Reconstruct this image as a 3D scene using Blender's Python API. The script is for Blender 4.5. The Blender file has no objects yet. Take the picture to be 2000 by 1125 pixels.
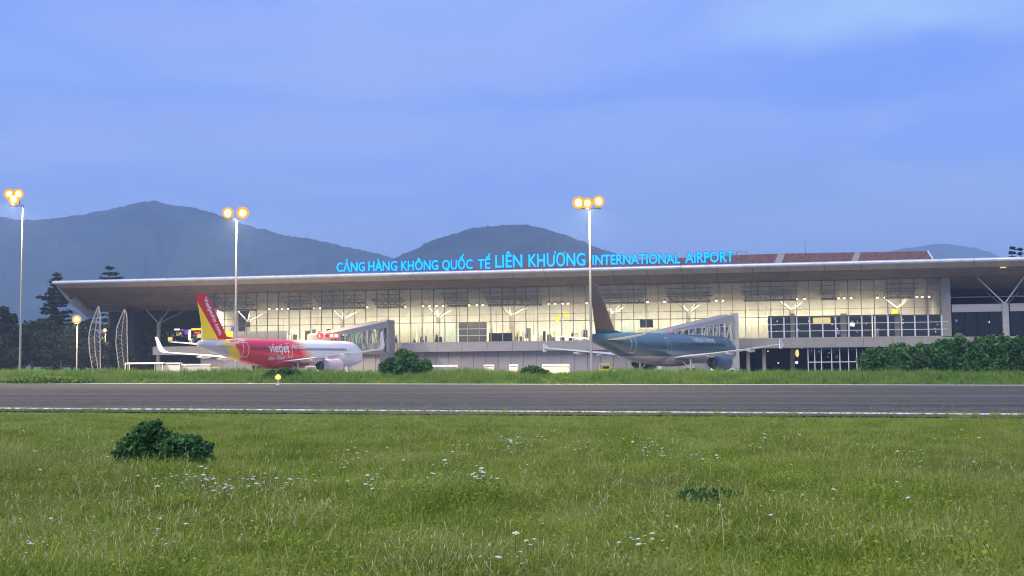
import bpy, bmesh, math, random
import numpy as np
from mathutils import Vector, Matrix, Euler, noise as mnoise

R = math.radians
random.seed(7); np.random.seed(7)
SC = bpy.context.scene
COL = SC.collection

# ------------------------------------------------------------------ camera
F = 2200.0                      # focal length in photo pixels (photo 2000 wide)
CAMZ = 2.0
PITCH = math.atan(147.5 / F)
ROLL = -0.009
cd = bpy.data.cameras.new('camera'); cam = bpy.data.objects.new('camera', cd); COL.objects.link(cam)
cd.sensor_width = 36.0; cd.lens = 36.0 * F / 2000.0; cd.clip_start = 0.1; cd.clip_end = 30000
CAMM = Matrix.Translation((0, 0, CAMZ)) @ Euler((math.pi / 2 + PITCH, 0, 0)).to_matrix().to_4x4() @ Matrix.Rotation(ROLL, 4, 'Z')
cam.matrix_world = CAMM
SC.camera = cam
ROT = CAMM.to_3x3()
EYE = Vector((0, 0, CAMZ))

# ------------------------------------------------------------------ world, sun, exposure
SUN_EL, SUN_AZ = R(44), R(200)
w = bpy.data.worlds.new('World'); SC.world = w; w.use_nodes = True
nt = w.node_tree; nt.nodes.clear()
def N(tree, t, **k):
    n = tree.nodes.new(t)
    for a, b in k.items(): setattr(n, a, b)
    return n
out = N(nt, 'ShaderNodeOutputWorld'); bg = N(nt, 'ShaderNodeBackground')
sky = N(nt, 'ShaderNodeTexSky', sky_type='NISHITA', sun_disc=False)
sky.sun_elevation = SUN_EL; sky.sun_rotation = SUN_AZ; sky.air_density = 1.2; sky.dust_density = 0.6; sky.ozone_density = 3.0
skm = N(nt, 'ShaderNodeVectorMath', operation='SCALE'); skm.inputs['Scale'].default_value = 0.04
nt.links.new(sky.outputs[0], skm.inputs[0])
tc = N(nt, 'ShaderNodeTexCoord'); sep = N(nt, 'ShaderNodeSeparateXYZ'); nt.links.new(tc.outputs['Generated'], sep.inputs[0])
mp = N(nt, 'ShaderNodeMapping'); mp.inputs['Scale'].default_value = (1.6, 1.6, 6.0); mp.inputs['Location'].default_value = (0.35, 0.0, 0.2)
nt.links.new(tc.outputs['Generated'], mp.inputs[0])
nz = N(nt, 'ShaderNodeTexNoise'); nz.inputs['Scale'].default_value = 2.1; nz.inputs['Detail'].default_value = 5; nz.inputs['Roughness'].default_value = 0.5; nz.inputs['Distortion'].default_value = 0.7
nt.links.new(mp.outputs[0], nz.inputs['Vector'])
cr = N(nt, 'ShaderNodeValToRGB'); el = cr.color_ramp.elements
el[0].position = 0.39; el[0].color = (0.150, 0.285, 1.0, 1)
el[1].position = 0.60; el[1].color = (0.33, 0.445, 0.98, 1)
e = el.new(0.5); e.color = (0.25, 0.39, 0.99, 1)
nt.links.new(nz.outputs['Fac'], cr.inputs[0])
cur = cr.outputs[0]
wn = N(nt, 'ShaderNodeTexNoise'); wn.inputs['Scale'].default_value = 5.0; wn.inputs['Detail'].default_value = 4; nt.links.new(mp.outputs[0], wn.inputs['Vector'])
wv = N(nt, 'ShaderNodeVectorMath', operation='MULTIPLY_ADD'); wv.inputs[1].default_value = (.16, .16, .05); nt.links.new(wn.outputs['Color'], wv.inputs[0]); nt.links.new(tc.outputs['Generated'], wv.inputs[2])
RT = CAMM.to_3x3()
for bx, by, brx, bry, bc, bf in ((1730, 45, 250, 60, (.38, .62, 1.0, 1), 1.0), (1730, 150, 300, 70, (.12, .255, .97, 1), 1.0), (1090, 190, 330, 40, (.14, .29, .97, 1), .85), (260, 205, 300, 55, (.15, .30, .98, 1), .8), (880, 130, 300, 60, (.35, .44, .96, 1), .8), (500, 250, 420, 45, (.34, .43, .95, 1), .75), (1480, 375, 330, 60, (.165, .275, .76, 1), .8), (60, 60, 240, 90, (.18, .37, 1.0, 1), .6), (350, 60, 240, 60, (.34, .43, .95, 1), .7), (1830, 355, 160, 40, (.32, .43, .93, 1), .7), (1250, 270, 330, 50, (.31, .40, .93, 1), .6)):
    dv = (RT @ Vector(((bx - 1000) / F, -(by - 562.5) / F, -1))).normalized()
    s1_ = N(nt, 'ShaderNodeVectorMath', operation='SUBTRACT'); s1_.inputs[1].default_value = tuple(dv + Vector((.08, .08, .025))); nt.links.new(wv.outputs[0], s1_.inputs[0])
    s2_ = N(nt, 'ShaderNodeVectorMath', operation='MULTIPLY'); s2_.inputs[1].default_value = (F / brx, F / brx * .6, F / bry); nt.links.new(s1_.outputs[0], s2_.inputs[0])
    s3_ = N(nt, 'ShaderNodeVectorMath', operation='LENGTH'); nt.links.new(s2_.outputs[0], s3_.inputs[0])
    s4_ = N(nt, 'ShaderNodeMapRange', interpolation_type='SMOOTHERSTEP'); s4_.inputs['From Min'].default_value = 1.7; s4_.inputs['From Max'].default_value = 0.1; s4_.inputs['To Max'].default_value = bf; nt.links.new(s3_.outputs['Value'], s4_.inputs['Value'])
    s5_ = N(nt, 'ShaderNodeMix', data_type='RGBA'); s5_.inputs['B'].default_value = bc; nt.links.new(s4_.outputs[0], s5_.inputs['Factor']); nt.links.new(cur, s5_.inputs['A']); cur = s5_.outputs['Result']
# clouds thin out and grey towards the horizon
hr = N(nt, 'ShaderNodeMapRange'); hr.inputs['From Min'].default_value = 0.0; hr.inputs['From Max'].default_value = 0.16
nt.links.new(sep.outputs['Z'], hr.inputs['Value'])
mx = N(nt, 'ShaderNodeMix', data_type='RGBA'); mx.inputs['A'].default_value = (0.215, 0.36, 0.84, 1)
nt.links.new(hr.outputs[0], mx.inputs['Factor']); nt.links.new(cur, mx.inputs['B'])
add = N(nt, 'ShaderNodeVectorMath', operation='ADD')
sc2 = N(nt, 'ShaderNodeVectorMath', operation='SCALE'); sc2.inputs['Scale'].default_value = 0.92
nt.links.new(mx.outputs['Result'], sc2.inputs[0])
nt.links.new(sc2.outputs[0], add.inputs[0]); nt.links.new(skm.outputs[0], add.inputs[1])
nt.links.new(add.outputs[0], bg.inputs['Color']); bg.inputs['Strength'].default_value = 1.0
nt.links.new(bg.outputs[0], out.inputs['Surface'])

sl = bpy.data.lights.new('sun', 'SUN'); sl.energy = 3.2; sl.angle = R(45); sl.color = (1.0, 0.90, 0.70)
sun = bpy.data.objects.new('sun', sl); COL.objects.link(sun)
sd = Vector((math.sin(SUN_AZ) * math.cos(SUN_EL), math.cos(SUN_AZ) * math.cos(SUN_EL), math.sin(SUN_EL)))
sun.rotation_euler = sd.to_track_quat('Z', 'Y').to_euler(); sun.location = (0, -50, 80)

SC.view_settings.view_transform = 'Standard'; SC.view_settings.look = 'None'
SC.view_settings.exposure = 0.0; SC.view_settings.gamma = 1.0; SC.view_settings.use_curve_mapping = False
cy = SC.cycles
cy.use_denoising = True
try: cy.denoiser = 'OPENIMAGEDENOISE'
except Exception: pass
cy.max_bounces = 6; cy.diffuse_bounces = 3; cy.glossy_bounces = 3; cy.transmission_bounces = 4; cy.transparent_max_bounces = 12
cy.pixel_filter_type = 'BLACKMAN_HARRIS'; cy.filter_width = 1.15; cy.volume_bounces = 1; cy.sample_clamp_indirect = 4.0; cy.caustics_reflective = False; cy.caustics_refractive = False

# ------------------------------------------------------------------ pixel helpers
def ray(px, py): return (ROT @ Vector(((px - 1000) / F, -(py - 562.5) / F, -1))).normalized()
def aty(px, py, Y):
    d = ray(px, py); return EYE + d * (Y / d.y)
TB = 0.191; NB = math.sqrt(1 + TB * TB)
P0 = Vector((0, 200, 0))
UD = Vector((1, -TB, 0)) / NB; ND = Vector((TB, 1, 0)) / NB
def bl(px, py, s):               # photo pixel on the plane s metres behind the terminal's roof edge -> (u, s, z)
    d = ray(px, py); q = (ND.dot(P0 - EYE) + s) / ND.dot(d); p = EYE + d * q
    return Vector(((p - P0).dot(UD), s, p.z))
def tow(u, s, z=0.0): return P0 + UD * u + ND * s + Vector((0, 0, z))

def zg(x, y):                    # the level of the ground
    xs = max(-60, min(90, x)); b = 1.0 if y < 128 else max(0.0, 1 - (y - 128) / 12)
    return -0.009 * xs * b

# ------------------------------------------------------------------ object helpers
def link(o, parent=None):
    COL.objects.link(o)
    if parent is not None: o.parent = parent
    return o
def tag(o, label=None, cat=None, group=None, kind=None):
    for k, v in (('label', label), ('category', cat), ('group', group), ('kind', kind)):
        if v: o[k] = v
    return o
def thing(name, label, cat, loc=(0, 0, 0), rz=0.0, group=None):
    o = bpy.data.objects.new(name, None); o.empty_display_size = 0.3
    o.location = loc; o.rotation_euler = (0, 0, rz); link(o); return tag(o, label, cat, group)
def clone(o, parent=None):
    c = o.copy(); COL.objects.link(c); c.parent = parent
    for ch in o.children: clone(ch, c)
    return c

class MB:
    def __init__(s): s.v = []; s.f = []; s.m = []; s.mi = 0
    def add(s, vs, fs):
        b = len(s.v); s.v += [tuple(p) for p in vs]; s.f += [tuple(i + b for i in q) for q in fs]; s.m += [s.mi] * len(fs)
    def box(s, x0, x1, y0, y1, z0, z1):
        s.add([(x0, y0, z0), (x1, y0, z0), (x1, y1, z0), (x0, y1, z0), (x0, y0, z1), (x1, y0, z1), (x1, y1, z1), (x0, y1, z1)],
              [(0, 3, 2, 1), (4, 5, 6, 7), (0, 1, 5, 4), (1, 2, 6, 5), (2, 3, 7, 6), (3, 0, 4, 7)])
    def cbox(s, c, d): s.box(c[0] - d[0] / 2, c[0] + d[0] / 2, c[1] - d[1] / 2, c[1] + d[1] / 2, c[2] - d[2] / 2, c[2] + d[2] / 2)
    def tube(s, a, b, r0, r1=None, n=8, cap=True):
        a = Vector(a); b = Vector(b); r1 = r0 if r1 is None else r1
        d = (b - a).normalized(); x = d.orthogonal().normalized(); y = d.cross(x)
        vs = []
        for p, r in ((a, r0), (b, r1)):
            for i in range(n):
                t = 2 * math.pi * i / n; vs.append(p + x * (r * math.cos(t)) + y * (r * math.sin(t)))
        fs = [(i, (i + 1) % n, n + (i + 1) % n, n + i) for i in range(n)]
        if cap: fs += [tuple(range(n - 1, -1, -1)), tuple(range(n, 2 * n))]
        s.add(vs, fs)
    def bar(s, a, b, w_, h_):
        a = Vector(a); b = Vector(b); d = (b - a).normalized(); up = Vector((0, 0, 1))
        x = d.cross(up); x = x.normalized() if x.length > 1e-4 else Vector((1, 0, 0)); y = x.cross(d).normalized()
        vs = [p + x * (i * w_ / 2) + y * (j * h_ / 2) for p in (a, b) for i, j in ((-1, -1), (1, -1), (1, 1), (-1, 1))]
        s.add(vs, [(0, 1, 5, 4), (1, 2, 6, 5), (2, 3, 7, 6), (3, 0, 4, 7), (3, 2, 1, 0), (4, 5, 6, 7)])
    def loft(s, rings, closed=True, capa=True, capb=True):
        n = len(rings[0]); vs = [p for r_ in rings for p in r_]; fs = []
        for k in range(len(rings) - 1):
            for i in range(n if closed else n - 1):
                j = (i + 1) % n; fs.append((k * n + i, k * n + j, (k + 1) * n + j, (k + 1) * n + i))
        if capa: fs.append(tuple(range(n - 1, -1, -1)))
        if capb: fs.append(tuple((len(rings) - 1) * n + i for i in range(n)))
        s.add(vs, fs)
    def lathe(s, prof, n=16, c=(0, 0, 0), axis='z', capa=True, capb=True):
        rings = []
        for r_, h in prof:
            ring = []
            for i in range(n):
                t = 2 * math.pi * i / n; a, b = r_ * math.cos(t), r_ * math.sin(t)
                p = {'z': (a, b, h), 'x': (h, a, b), 'y': (b, h, a)}[axis]
                ring.append((p[0] + c[0], p[1] + c[1], p[2] + c[2]))
            rings.append(ring)
        s.loft(rings, True, capa, capb)
    def ball(s, c, r, n=8):
        if not hasattr(r, '__len__'): r = (r, r, r)
        prof = [(max(1e-3, math.sin(math.pi * i / n)), -math.cos(math.pi * i / n)) for i in range(n + 1)]
        b = len(s.v); s.lathe(prof, n + 2)
        s.v[b:] = [(p[0] * r[0] + c[0], p[1] * r[1] + c[1], p[2] * r[2] + c[2]) for p in s.v[b:]]
    def mesh(s, name, mats, smooth=False):
        me = bpy.data.meshes.new(name); me.from_pydata(s.v, [], s.f)
        mats = mats if isinstance(mats, (list, tuple)) else [mats]
        for m in mats: me.materials.append(m)
        me.polygons.foreach_set('material_index', s.m)
        if smooth: me.polygons.foreach_set('use_smooth', [True] * len(me.polygons))
        me.update(); return me
    def build(s, name, mats, parent=None, smooth=False, recalc=True):
        me = s.mesh(name, mats, smooth)
        if recalc:
            bm = bmesh.new(); bm.from_mesh(me); bmesh.ops.recalc_face_normals(bm, faces=bm.faces); bm.to_mesh(me); bm.free()
        if smooth:
            try: me.set_sharp_from_angle(angle=R(40))
            except Exception: pass
        return link(bpy.data.objects.new(name, me), parent)
def place(name, me, parent, loc=(0, 0, 0), rot=(0, 0, 0), scale=(1, 1, 1)):
    o = bpy.data.objects.new(name, me); o.location = loc; o.rotation_euler = rot; o.scale = scale
    return link(o, parent)
def boxmesh(name, mat_):        # unit box centred on the origin
    b = MB(); b.cbox((0, 0, 0), (1, 1, 1)); return b.mesh(name, mat_)

# ------------------------------------------------------------------ materials
def mat(name, c, rough=0.6, metal=0.0, var=0.12, scale=3.0, emit=None, es=0.0, bump=0.0, spec=None, coord='Object', stretch=(1, 1, 1)):
    m = bpy.data.materials.new(name); m.use_nodes = True; t = m.node_tree; p = t.nodes['Principled BSDF']
    p.inputs['Roughness'].default_value = rough; p.inputs['Metallic'].default_value = metal
    if spec is not None: p.inputs['Specular IOR Level'].default_value = spec
    tcn = N(t, 'ShaderNodeTexCoord'); mpn = N(t, 'ShaderNodeMapping'); mpn.inputs['Scale'].default_value = stretch
    t.links.new(tcn.outputs[coord], mpn.inputs[0])
    n = N(t, 'ShaderNodeTexNoise'); n.inputs['Scale'].default_value = scale; n.inputs['Detail'].default_value = 6; n.inputs['Roughness'].default_value = 0.65
    t.links.new(mpn.outputs[0], n.inputs['Vector'])
    r = N(t, 'ShaderNodeValToRGB')
    r.color_ramp.elements[0].position = 0.3; r.color_ramp.elements[1].position = 0.7
    r.color_ramp.elements[0].color = tuple(x * (1 - var) for x in c) + (1,)
    r.color_ramp.elements[1].color = tuple(min(1, x * (1 + var)) for x in c) + (1,)
    t.links.new(n.outputs['Fac'], r.inputs[0]); t.links.new(r.outputs[0], p.inputs['Base Color'])
    if emit:
        p.inputs['Emission Color'].default_value = tuple(emit) + (1,); p.inputs['Emission Strength'].default_value = es
    if bump:
        b = N(t, 'ShaderNodeBump'); b.inputs['Strength'].default_value = bump; b.inputs['Distance'].default_value = 0.05
        t.links.new(n.outputs['Fac'], b.inputs['Height']); t.links.new(b.outputs[0], p.inputs['Normal'])
    return m
def emat(name, c, s): return mat(name, (.02, .02, .02), 0.5, emit=c, es=s, var=0.02, spec=.1)

def leafmat(name, dark, light, straw=None, scale=0.6, fine=9.0, transl=0.35, patch=False):
    m = bpy.data.materials.new(name); m.use_nodes = True; t = m.node_tree; t.nodes.clear()
    o = N(t, 'ShaderNodeOutputMaterial'); g = N(t, 'ShaderNodeNewGeometry')
    n1 = N(t, 'ShaderNodeTexNoise'); n1.inputs['Scale'].default_value = scale; n1.inputs['Detail'].default_value = 5
    n2 = N(t, 'ShaderNodeTexNoise'); n2.inputs['Scale'].default_value = fine; n2.inputs['Detail'].default_value = 2
    t.links.new(g.outputs['Position'], n1.inputs['Vector']); t.links.new(g.outputs['Position'], n2.inputs['Vector'])
    at = N(t, 'ShaderNodeAttribute', attribute_name='tint')
    ad = N(t, 'ShaderNodeMath', operation='MULTIPLY_ADD'); ad.inputs[1].default_value = 0.55
    t.links.new(n1.outputs['Fac'], ad.inputs[0])
    a2 = N(t, 'ShaderNodeMath', operation='MULTIPLY'); a2.inputs[1].default_value = 0.22; t.links.new(n2.outputs['Fac'], a2.inputs[0]); t.links.new(a2.outputs[0], ad.inputs[2])
    a3 = N(t, 'ShaderNodeMath', operation='MULTIPLY_ADD'); a3.inputs[1].default_value = 0.42
    t.links.new(at.outputs['Fac'], a3.inputs[0]); t.links.new(ad.outputs[0], a3.inputs[2])
    r = N(t, 'ShaderNodeValToRGB'); e_ = r.color_ramp.elements
    e_[0].position = 0.34; e_[0].color = tuple(dark) + (1,)
    e_[1].position = 0.72; e_[1].color = tuple(light) + (1,)
    if straw:
        q = e_.new(0.86); q.color = tuple(straw) + (1,)
    t.links.new(a3.outputs[0], r.inputs[0]); colr = r.outputs[0]
    if patch:
        n3 = N(t, 'ShaderNodeTexNoise'); n3.inputs['Scale'].default_value = .16; n3.inputs['Detail'].default_value = 5; n3.inputs['Roughness'].default_value = .65; t.links.new(g.outputs['Position'], n3.inputs['Vector'])
        m3 = N(t, 'ShaderNodeMapRange'); m3.inputs['From Min'].default_value = .50; m3.inputs['From Max'].default_value = .68; m3.inputs['To Max'].default_value = .55; t.links.new(n3.outputs['Fac'], m3.inputs['Value'])
        x3 = N(t, 'ShaderNodeMix', data_type='RGBA'); x3.inputs['B'].default_value = (.30, .27, .10, 1); t.links.new(m3.outputs[0], x3.inputs['Factor']); t.links.new(colr, x3.inputs['A']); colr = x3.outputs['Result']
    d = N(t, 'ShaderNodeBsdfPrincipled'); d.inputs['Roughness'].default_value = 0.6; d.inputs['Specular IOR Level'].default_value = 0.2
    tr = N(t, 'ShaderNodeBsdfTranslucent'); ms = N(t, 'ShaderNodeMixShader'); ms.inputs[0].default_value = transl
    t.links.new(colr, d.inputs['Base Color']); t.links.new(colr, tr.inputs['Color'])
    t.links.new(d.outputs[0], ms.inputs[1]); t.links.new(tr.outputs[0], ms.inputs[2]); t.links.new(ms.outputs[0], o.inputs[0])
    return m
def glassmat(name, tint=(0.95, 0.97, 0.95), refl=1.0, rough=0.02):
    m = bpy.data.materials.new(name); m.use_nodes = True; t = m.node_tree; t.nodes.clear()
    o = N(t, 'ShaderNodeOutputMaterial'); tr = N(t, 'ShaderNodeBsdfTransparent'); tr.inputs[0].default_value = tuple(tint) + (1,)
    gl = N(t, 'ShaderNodeBsdfGlossy'); gl.inputs['Roughness'].default_value = rough
    fr = N(t, 'ShaderNodeFresnel'); fr.inputs[0].default_value = 1.45
    mu = N(t, 'ShaderNodeMath', operation='MULTIPLY'); mu.inputs[1].default_value = refl; t.links.new(fr.outputs[0], mu.inputs[0])
    ms = N(t, 'ShaderNodeMixShader'); t.links.new(mu.outputs[0], ms.inputs[0]); t.links.new(tr.outputs[0], ms.inputs[1]); t.links.new(gl.outputs[0], ms.inputs[2])
    t.links.new(ms.outputs[0], o.inputs[0]); return m

M = {}
M['white_metal'] = mat('white_metal', (0.62, 0.63, 0.65), 0.4, 0.0, 0.10, 0.8)
M['gutter'] = mat('gutter_metal', (0.55, 0.58, 0.64), 0.35, 0.2, 0.15, 0.6)
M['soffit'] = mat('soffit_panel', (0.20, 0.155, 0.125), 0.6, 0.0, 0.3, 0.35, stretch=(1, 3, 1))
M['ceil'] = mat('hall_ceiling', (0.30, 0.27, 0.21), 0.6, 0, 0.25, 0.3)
M['front_strip'] = mat('soffit_front_strip', (0.42, 0.36, 0.30), 0.55, 0.0, 0.15, 0.5)
M['pale_sheet'] = mat('pale_sheet', (0.55, 0.55, 0.60), 0.5, 0, 0.2, 3)
M['cream'] = mat('cream_wall', (0.60, 0.57, 0.49), 0.7, 0, 0.14, 0.35)
M['cream2'] = mat('cream_partition', (0.50, 0.48, 0.38), 0.6, 0, 0.08, 0.8)
M['palegreen'] = mat('pale_green_panel', (0.55, 0.64, 0.50), 0.5, 0, 0.06, 0.8)
M['column'] = mat('column_paint', (0.34, 0.31, 0.26), 0.6, 0, 0.12, 1.2)
M['darkmetal'] = mat('dark_mullion', (0.13, 0.11, 0.085), 0.4, 0.1, 0.1, 2)
M['duct'] = mat('dark_duct', (0.085, 0.072, 0.06), 0.7, 0, 0.4, 0.6)
M['truss'] = mat('truss_paint', (0.20, 0.18, 0.15), 0.6, 0, 0.2, 2)
M['grey_panel'] = mat('grey_cladding', (0.255, 0.235, 0.25), 0.55, 0, 0.12, 0.7)
M['grey_panel2'] = mat('grey_cladding_pale', (0.285, 0.27, 0.28), 0.55, 0, 0.12, 0.7)
M['concrete'] = mat('concrete', (0.36, 0.35, 0.34), 0.85, 0, 0.18, 0.8, bump=0.2)
M['slab'] = mat('slab_band', (0.27, 0.25, 0.23), 0.7, 0, 0.18, 0.8)
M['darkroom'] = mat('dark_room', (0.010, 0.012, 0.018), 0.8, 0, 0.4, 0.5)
M['floor_in'] = mat('hall_floor', (0.30, 0.28, 0.24), 0.3, 0, 0.1, 0.6)
M['glass'] = glassmat('facade_glass', (0.93, 0.94, 0.90), 0.8)
M['glass_green'] = glassmat('bridge_glass', (0.45, 0.60, 0.52), 1.2)
M['glass_dark'] = glassmat('dark_glass', (0.30, 0.34, 0.40), 1.0)
M['tile'] = mat('roof_tile', (0.15, 0.078, 0.068), 0.8, 0, 0.5, 1.5)
M['spot'] = emat('spot_glow', (1.0, 0.90, 0.66), 9.0)
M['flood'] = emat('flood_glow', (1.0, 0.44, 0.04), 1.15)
M['flood_white'] = emat('flood_core', (1.0, 0.72, 0.30), 3.0)
M['steel'] = mat('galvanised_steel', (0.27, 0.27, 0.27), 0.6, 0.1, 0.15, 1.5)
M['black'] = mat('black_rubber', (0.02, 0.02, 0.022), 0.8, 0, 0.2, 4)
M['cyan_face'] = emat('cyan_neon_face', (0.0, 0.60, 1.0), 1.25)
M['blue_edge'] = emat('blue_neon_edge', (0.02, 0.04, 0.80), 1.0)
M['yellow_lit'] = emat('yellow_lit', (1.0, 0.80, 0.05), 1.3)
M['purple_lit'] = emat('purple_lit', (0.30, 0.14, 0.75), .8)
M['white_lit'] = emat('white_lit', (1.0, 0.95, 0.85), 1.7)
M['warm_lit'] = emat('warm_lit', (1.0, 0.72, 0.25), 1.1)
M['red_lit'] = emat('red_lit', (1.0, 0.08, 0.06), 2.2)
M['bridge_skin'] = mat('bridge_skin', (0.37, 0.36, 0.34), 0.5, 0, 0.12, 1)
M['bridge_frame'] = mat('bridge_frame', (0.52, 0.50, 0.44), 0.5, 0, 0.1, 1)
M['vehicle_white'] = mat('vehicle_white', (0.78, 0.77, 0.72), 0.4, 0, 0.06, 2)
M['vehicle_yellow'] = mat('vehicle_yellow', (0.85, 0.62, 0.02), 0.4, 0, 0.08, 2)
M['skin'] = mat('skin', (0.45, 0.28, 0.20), 0.6)
M['cloth_white'] = mat('cloth_white', (0.72, 0.72, 0.70), 0.8)
M['cloth_dark'] = mat('cloth_dark', (0.03, 0.035, 0.05), 0.8)
M['bark'] = mat('bark', (0.10, 0.08, 0.065), 0.9, 0, 0.3, 5, bump=0.4)
M['grass'] = leafmat('grass_blade', (0.095, 0.145, 0.012), (0.370, 0.465, 0.060), (0.62, 0.56, 0.27), 0.55, 7.0, 0.45, True)
M['weed'] = leafmat('verge_blade', (0.045, 0.13, 0.022), (0.22, 0.35, 0.06), (0.26, 0.27, 0.11), 0.25, 2.0, 0.3)
M['bush'] = leafmat('bush_leaf', (0.009, 0.046, 0.014), (0.085, 0.200, 0.055), None, 1.5, 9.0, 0.2)
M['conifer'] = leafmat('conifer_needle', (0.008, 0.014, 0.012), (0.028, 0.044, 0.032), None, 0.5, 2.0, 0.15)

# ground sheet: soil and thatch under the grass
def ground_mat():
    m = bpy.data.materials.new('meadow_soil'); m.use_nodes = True; t = m.node_tree; p = t.nodes['Principled BSDF']
    p.inputs['Roughness'].default_value = 0.95; p.inputs['Specular IOR Level'].default_value = 0.1
    g = N(t, 'ShaderNodeNewGeometry'); n1 = N(t, 'ShaderNodeTexNoise'); n1.inputs['Scale'].default_value = 0.5; n1.inputs['Detail'].default_value = 8; n1.inputs['Roughness'].default_value = 0.7
    t.links.new(g.outputs['Position'], n1.inputs['Vector'])
    r = N(t, 'ShaderNodeValToRGB'); r.color_ramp.elements[0].position = 0.35; r.color_ramp.elements[0].color = (0.09, 0.15, 0.014, 1)
    r.color_ramp.elements[1].position = 0.65; r.color_ramp.elements[1].color = (0.20, 0.28, 0.035, 1)
    t.links.new(n1.outputs['Fac'], r.inputs[0]); t.links.new(r.outputs[0], p.inputs['Base Color']); return m
M['soil'] = ground_mat()
def asphalt_mat():
    m = bpy.data.materials.new('runway_asphalt'); m.use_nodes = True; t = m.node_tree; p = t.nodes['Principled BSDF']
    p.inputs['Roughness'].default_value = 0.95; p.inputs['Specular IOR Level'].default_value = 0.12
    tcn = N(t, 'ShaderNodeTexCoord'); mpn = N(t, 'ShaderNodeMapping'); mpn.inputs['Scale'].default_value = (0.02, 0.35, 1); mpn.inputs['Rotation'].default_value = (0, 0, 0.125)
    t.links.new(tcn.outputs['Object'], mpn.inputs[0])
    n1 = N(t, 'ShaderNodeTexNoise'); n1.inputs['Scale'].default_value = 1.0; n1.inputs['Detail'].default_value = 6
    n2 = N(t, 'ShaderNodeTexNoise'); n2.inputs['Scale'].default_value = 1.1; n2.inputs['Detail'].default_value = 8; n2.inputs['Roughness'].default_value = 0.8
    t.links.new(mpn.outputs[0], n1.inputs['Vector']); t.links.new(tcn.outputs['Object'], n2.inputs['Vector'])
    ad = N(t, 'ShaderNodeMath', operation='MULTIPLY_ADD'); ad.inputs[1].default_value = 0.5; t.links.new(n1.outputs['Fac'], ad.inputs[0])
    m2 = N(t, 'ShaderNodeMath', operation='MULTIPLY'); m2.inputs[1].default_value = 0.5; t.links.new(n2.outputs['Fac'], m2.inputs[0]); t.links.new(m2.outputs[0], ad.inputs[2])
    r = N(t, 'ShaderNodeValToRGB'); r.color_ramp.elements[0].position = 0.42; r.color_ramp.elements[0].color = (0.062, 0.060, 0.051, 1)
    r.color_ramp.elements[1].position = 0.60; r.color_ramp.elements[1].color = (0.142, 0.132, 0.108, 1)
    t.links.new(ad.outputs[0], r.inputs[0]); t.links.new(r.outputs[0], p.inputs['Base Color'])
    b = N(t, 'ShaderNodeBump'); b.inputs['Strength'].default_value = 0.4; b.inputs['Distance'].default_value = 0.02; t.links.new(n2.outputs['Fac'], b.inputs['Height']); t.links.new(b.outputs[0], p.inputs['Normal'])
    return m
M['asphalt'] = asphalt_mat()
M['paint'] = mat('worn_white_paint', (0.82, 0.79, 0.70), 0.7, 0, 0.2, 1.2)

# ------------------------------------------------------------------ ground, runway, apron
def gray(px, py, z=0.0):         # photo pixel on the sloping near ground
    d = ray(px, py); t_ = 0
    for _ in range(6):
        p = EYE + d * t_; zz = -0.009 * p.x; t_ = (zz - EYE.z) / d.z
    return EYE + d * t_
nl0, nl1 = gray(0, 800), gray(2000, 812)
fl0, fl1 = gray(0, 749), gray(2000, 753)
def ln(a, b):                    # line y = y0 + m x
    m_ = (b.y - a.y) / (b.x - a.x); return a.y - m_ * a.x, m_
n0, nm = ln(nl0, nl1); f0, fm = ln(fl0, fl1); rm = (nm + fm) / 2
near_y = lambda x: n0 + nm * x
far_y = lambda x: f0 + fm * x
def bank(x, y):
    q = y - far_y(x)
    h = 0.0
    if 0.5 < q < 22: h = 0.62 * min(1, (q - 0.5) / 5) * min(1, (22 - q) / 4)
    return h
def gz(x, y):
    z = zg(x, y) + bank(x, y)
    if y < near_y(x) - 5: z += 0.05 * (mnoise.noise(Vector((x * 0.25, y * 0.25, 3))) )
    return z
def sheet(name, xs, ysf, zf, m, kind='structure'):
    b = MB(); ny = len(ysf(0)); vs = []
    for x in xs:
        for y in ysf(x): vs.append((x, y, zf(x, y)))
    fs = []
    for i in range(len(xs) - 1):
        for j in range(ny - 1):
            a = i * ny + j; fs.append((a, a + ny, a + ny + 1, a + 1))
    b.add(vs, fs); o = b.build(name, m, None, True, recalc=False); o['kind'] = kind; return o
xs = [-9000, -3000, -1000, -400, -200, -120] + list(np.arange(-90, 91, 3.0)) + [120, 200, 400, 1000, 3000, 9000]
def ys_ground(x):
    fy = far_y(max(-130, min(130, x))); ny_ = near_y(max(-130, min(130, x)))
    return ([-300, -60, -10, 2] + list(np.linspace(6, ny_ - 2.5, 14)) + list(np.linspace(ny_ + 4, fy - 4, 8)) + list(fy + np.array([0, 0.6, 3, 6, 10, 14, 18, 20, 22.2, 24, 30])) + [170, 230, 300, 600, 1500, 4000, 12000])
sheet('ground', xs, ys_ground, gz, M['soil'])
xr = list(np.arange(-240, 241, 10.0))
def edge_j(x, k): return 0.35 * mnoise.noise(Vector((x * 0.31, k, 0)))
sheet('runway', xr, lambda x: list(np.linspace(near_y(x) - 2.6, far_y(x) + 0.2, 12)), lambda x, y: zg(x, min(y, 127)) + 0.05, M['asphalt'])
xr2 = list(np.arange(-240, 241, 2.0))
tag(sheet('runway_marking', xr2, lambda x: [near_y(x) - 0.62 + edge_j(x, 1) * 0.25, near_y(x) + 0.62 + edge_j(x, 5) * 0.25], lambda x, y: zg(x, min(y, 127)) + 0.062, M['paint']))
sheet('runway_marking', xr, lambda x: [far_y(x) - 2.2, far_y(x) - 0.2], lambda x, y: zg(x, min(y, 127)) + 0.062, M['paint'])
sheet('apron', list(np.arange(-300, 301, 20.0)), lambda x: [far_y(max(-130, min(130, x))) + 23, 170, 200, 230, 300], lambda x, y: 0.03, M['concrete'])

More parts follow.
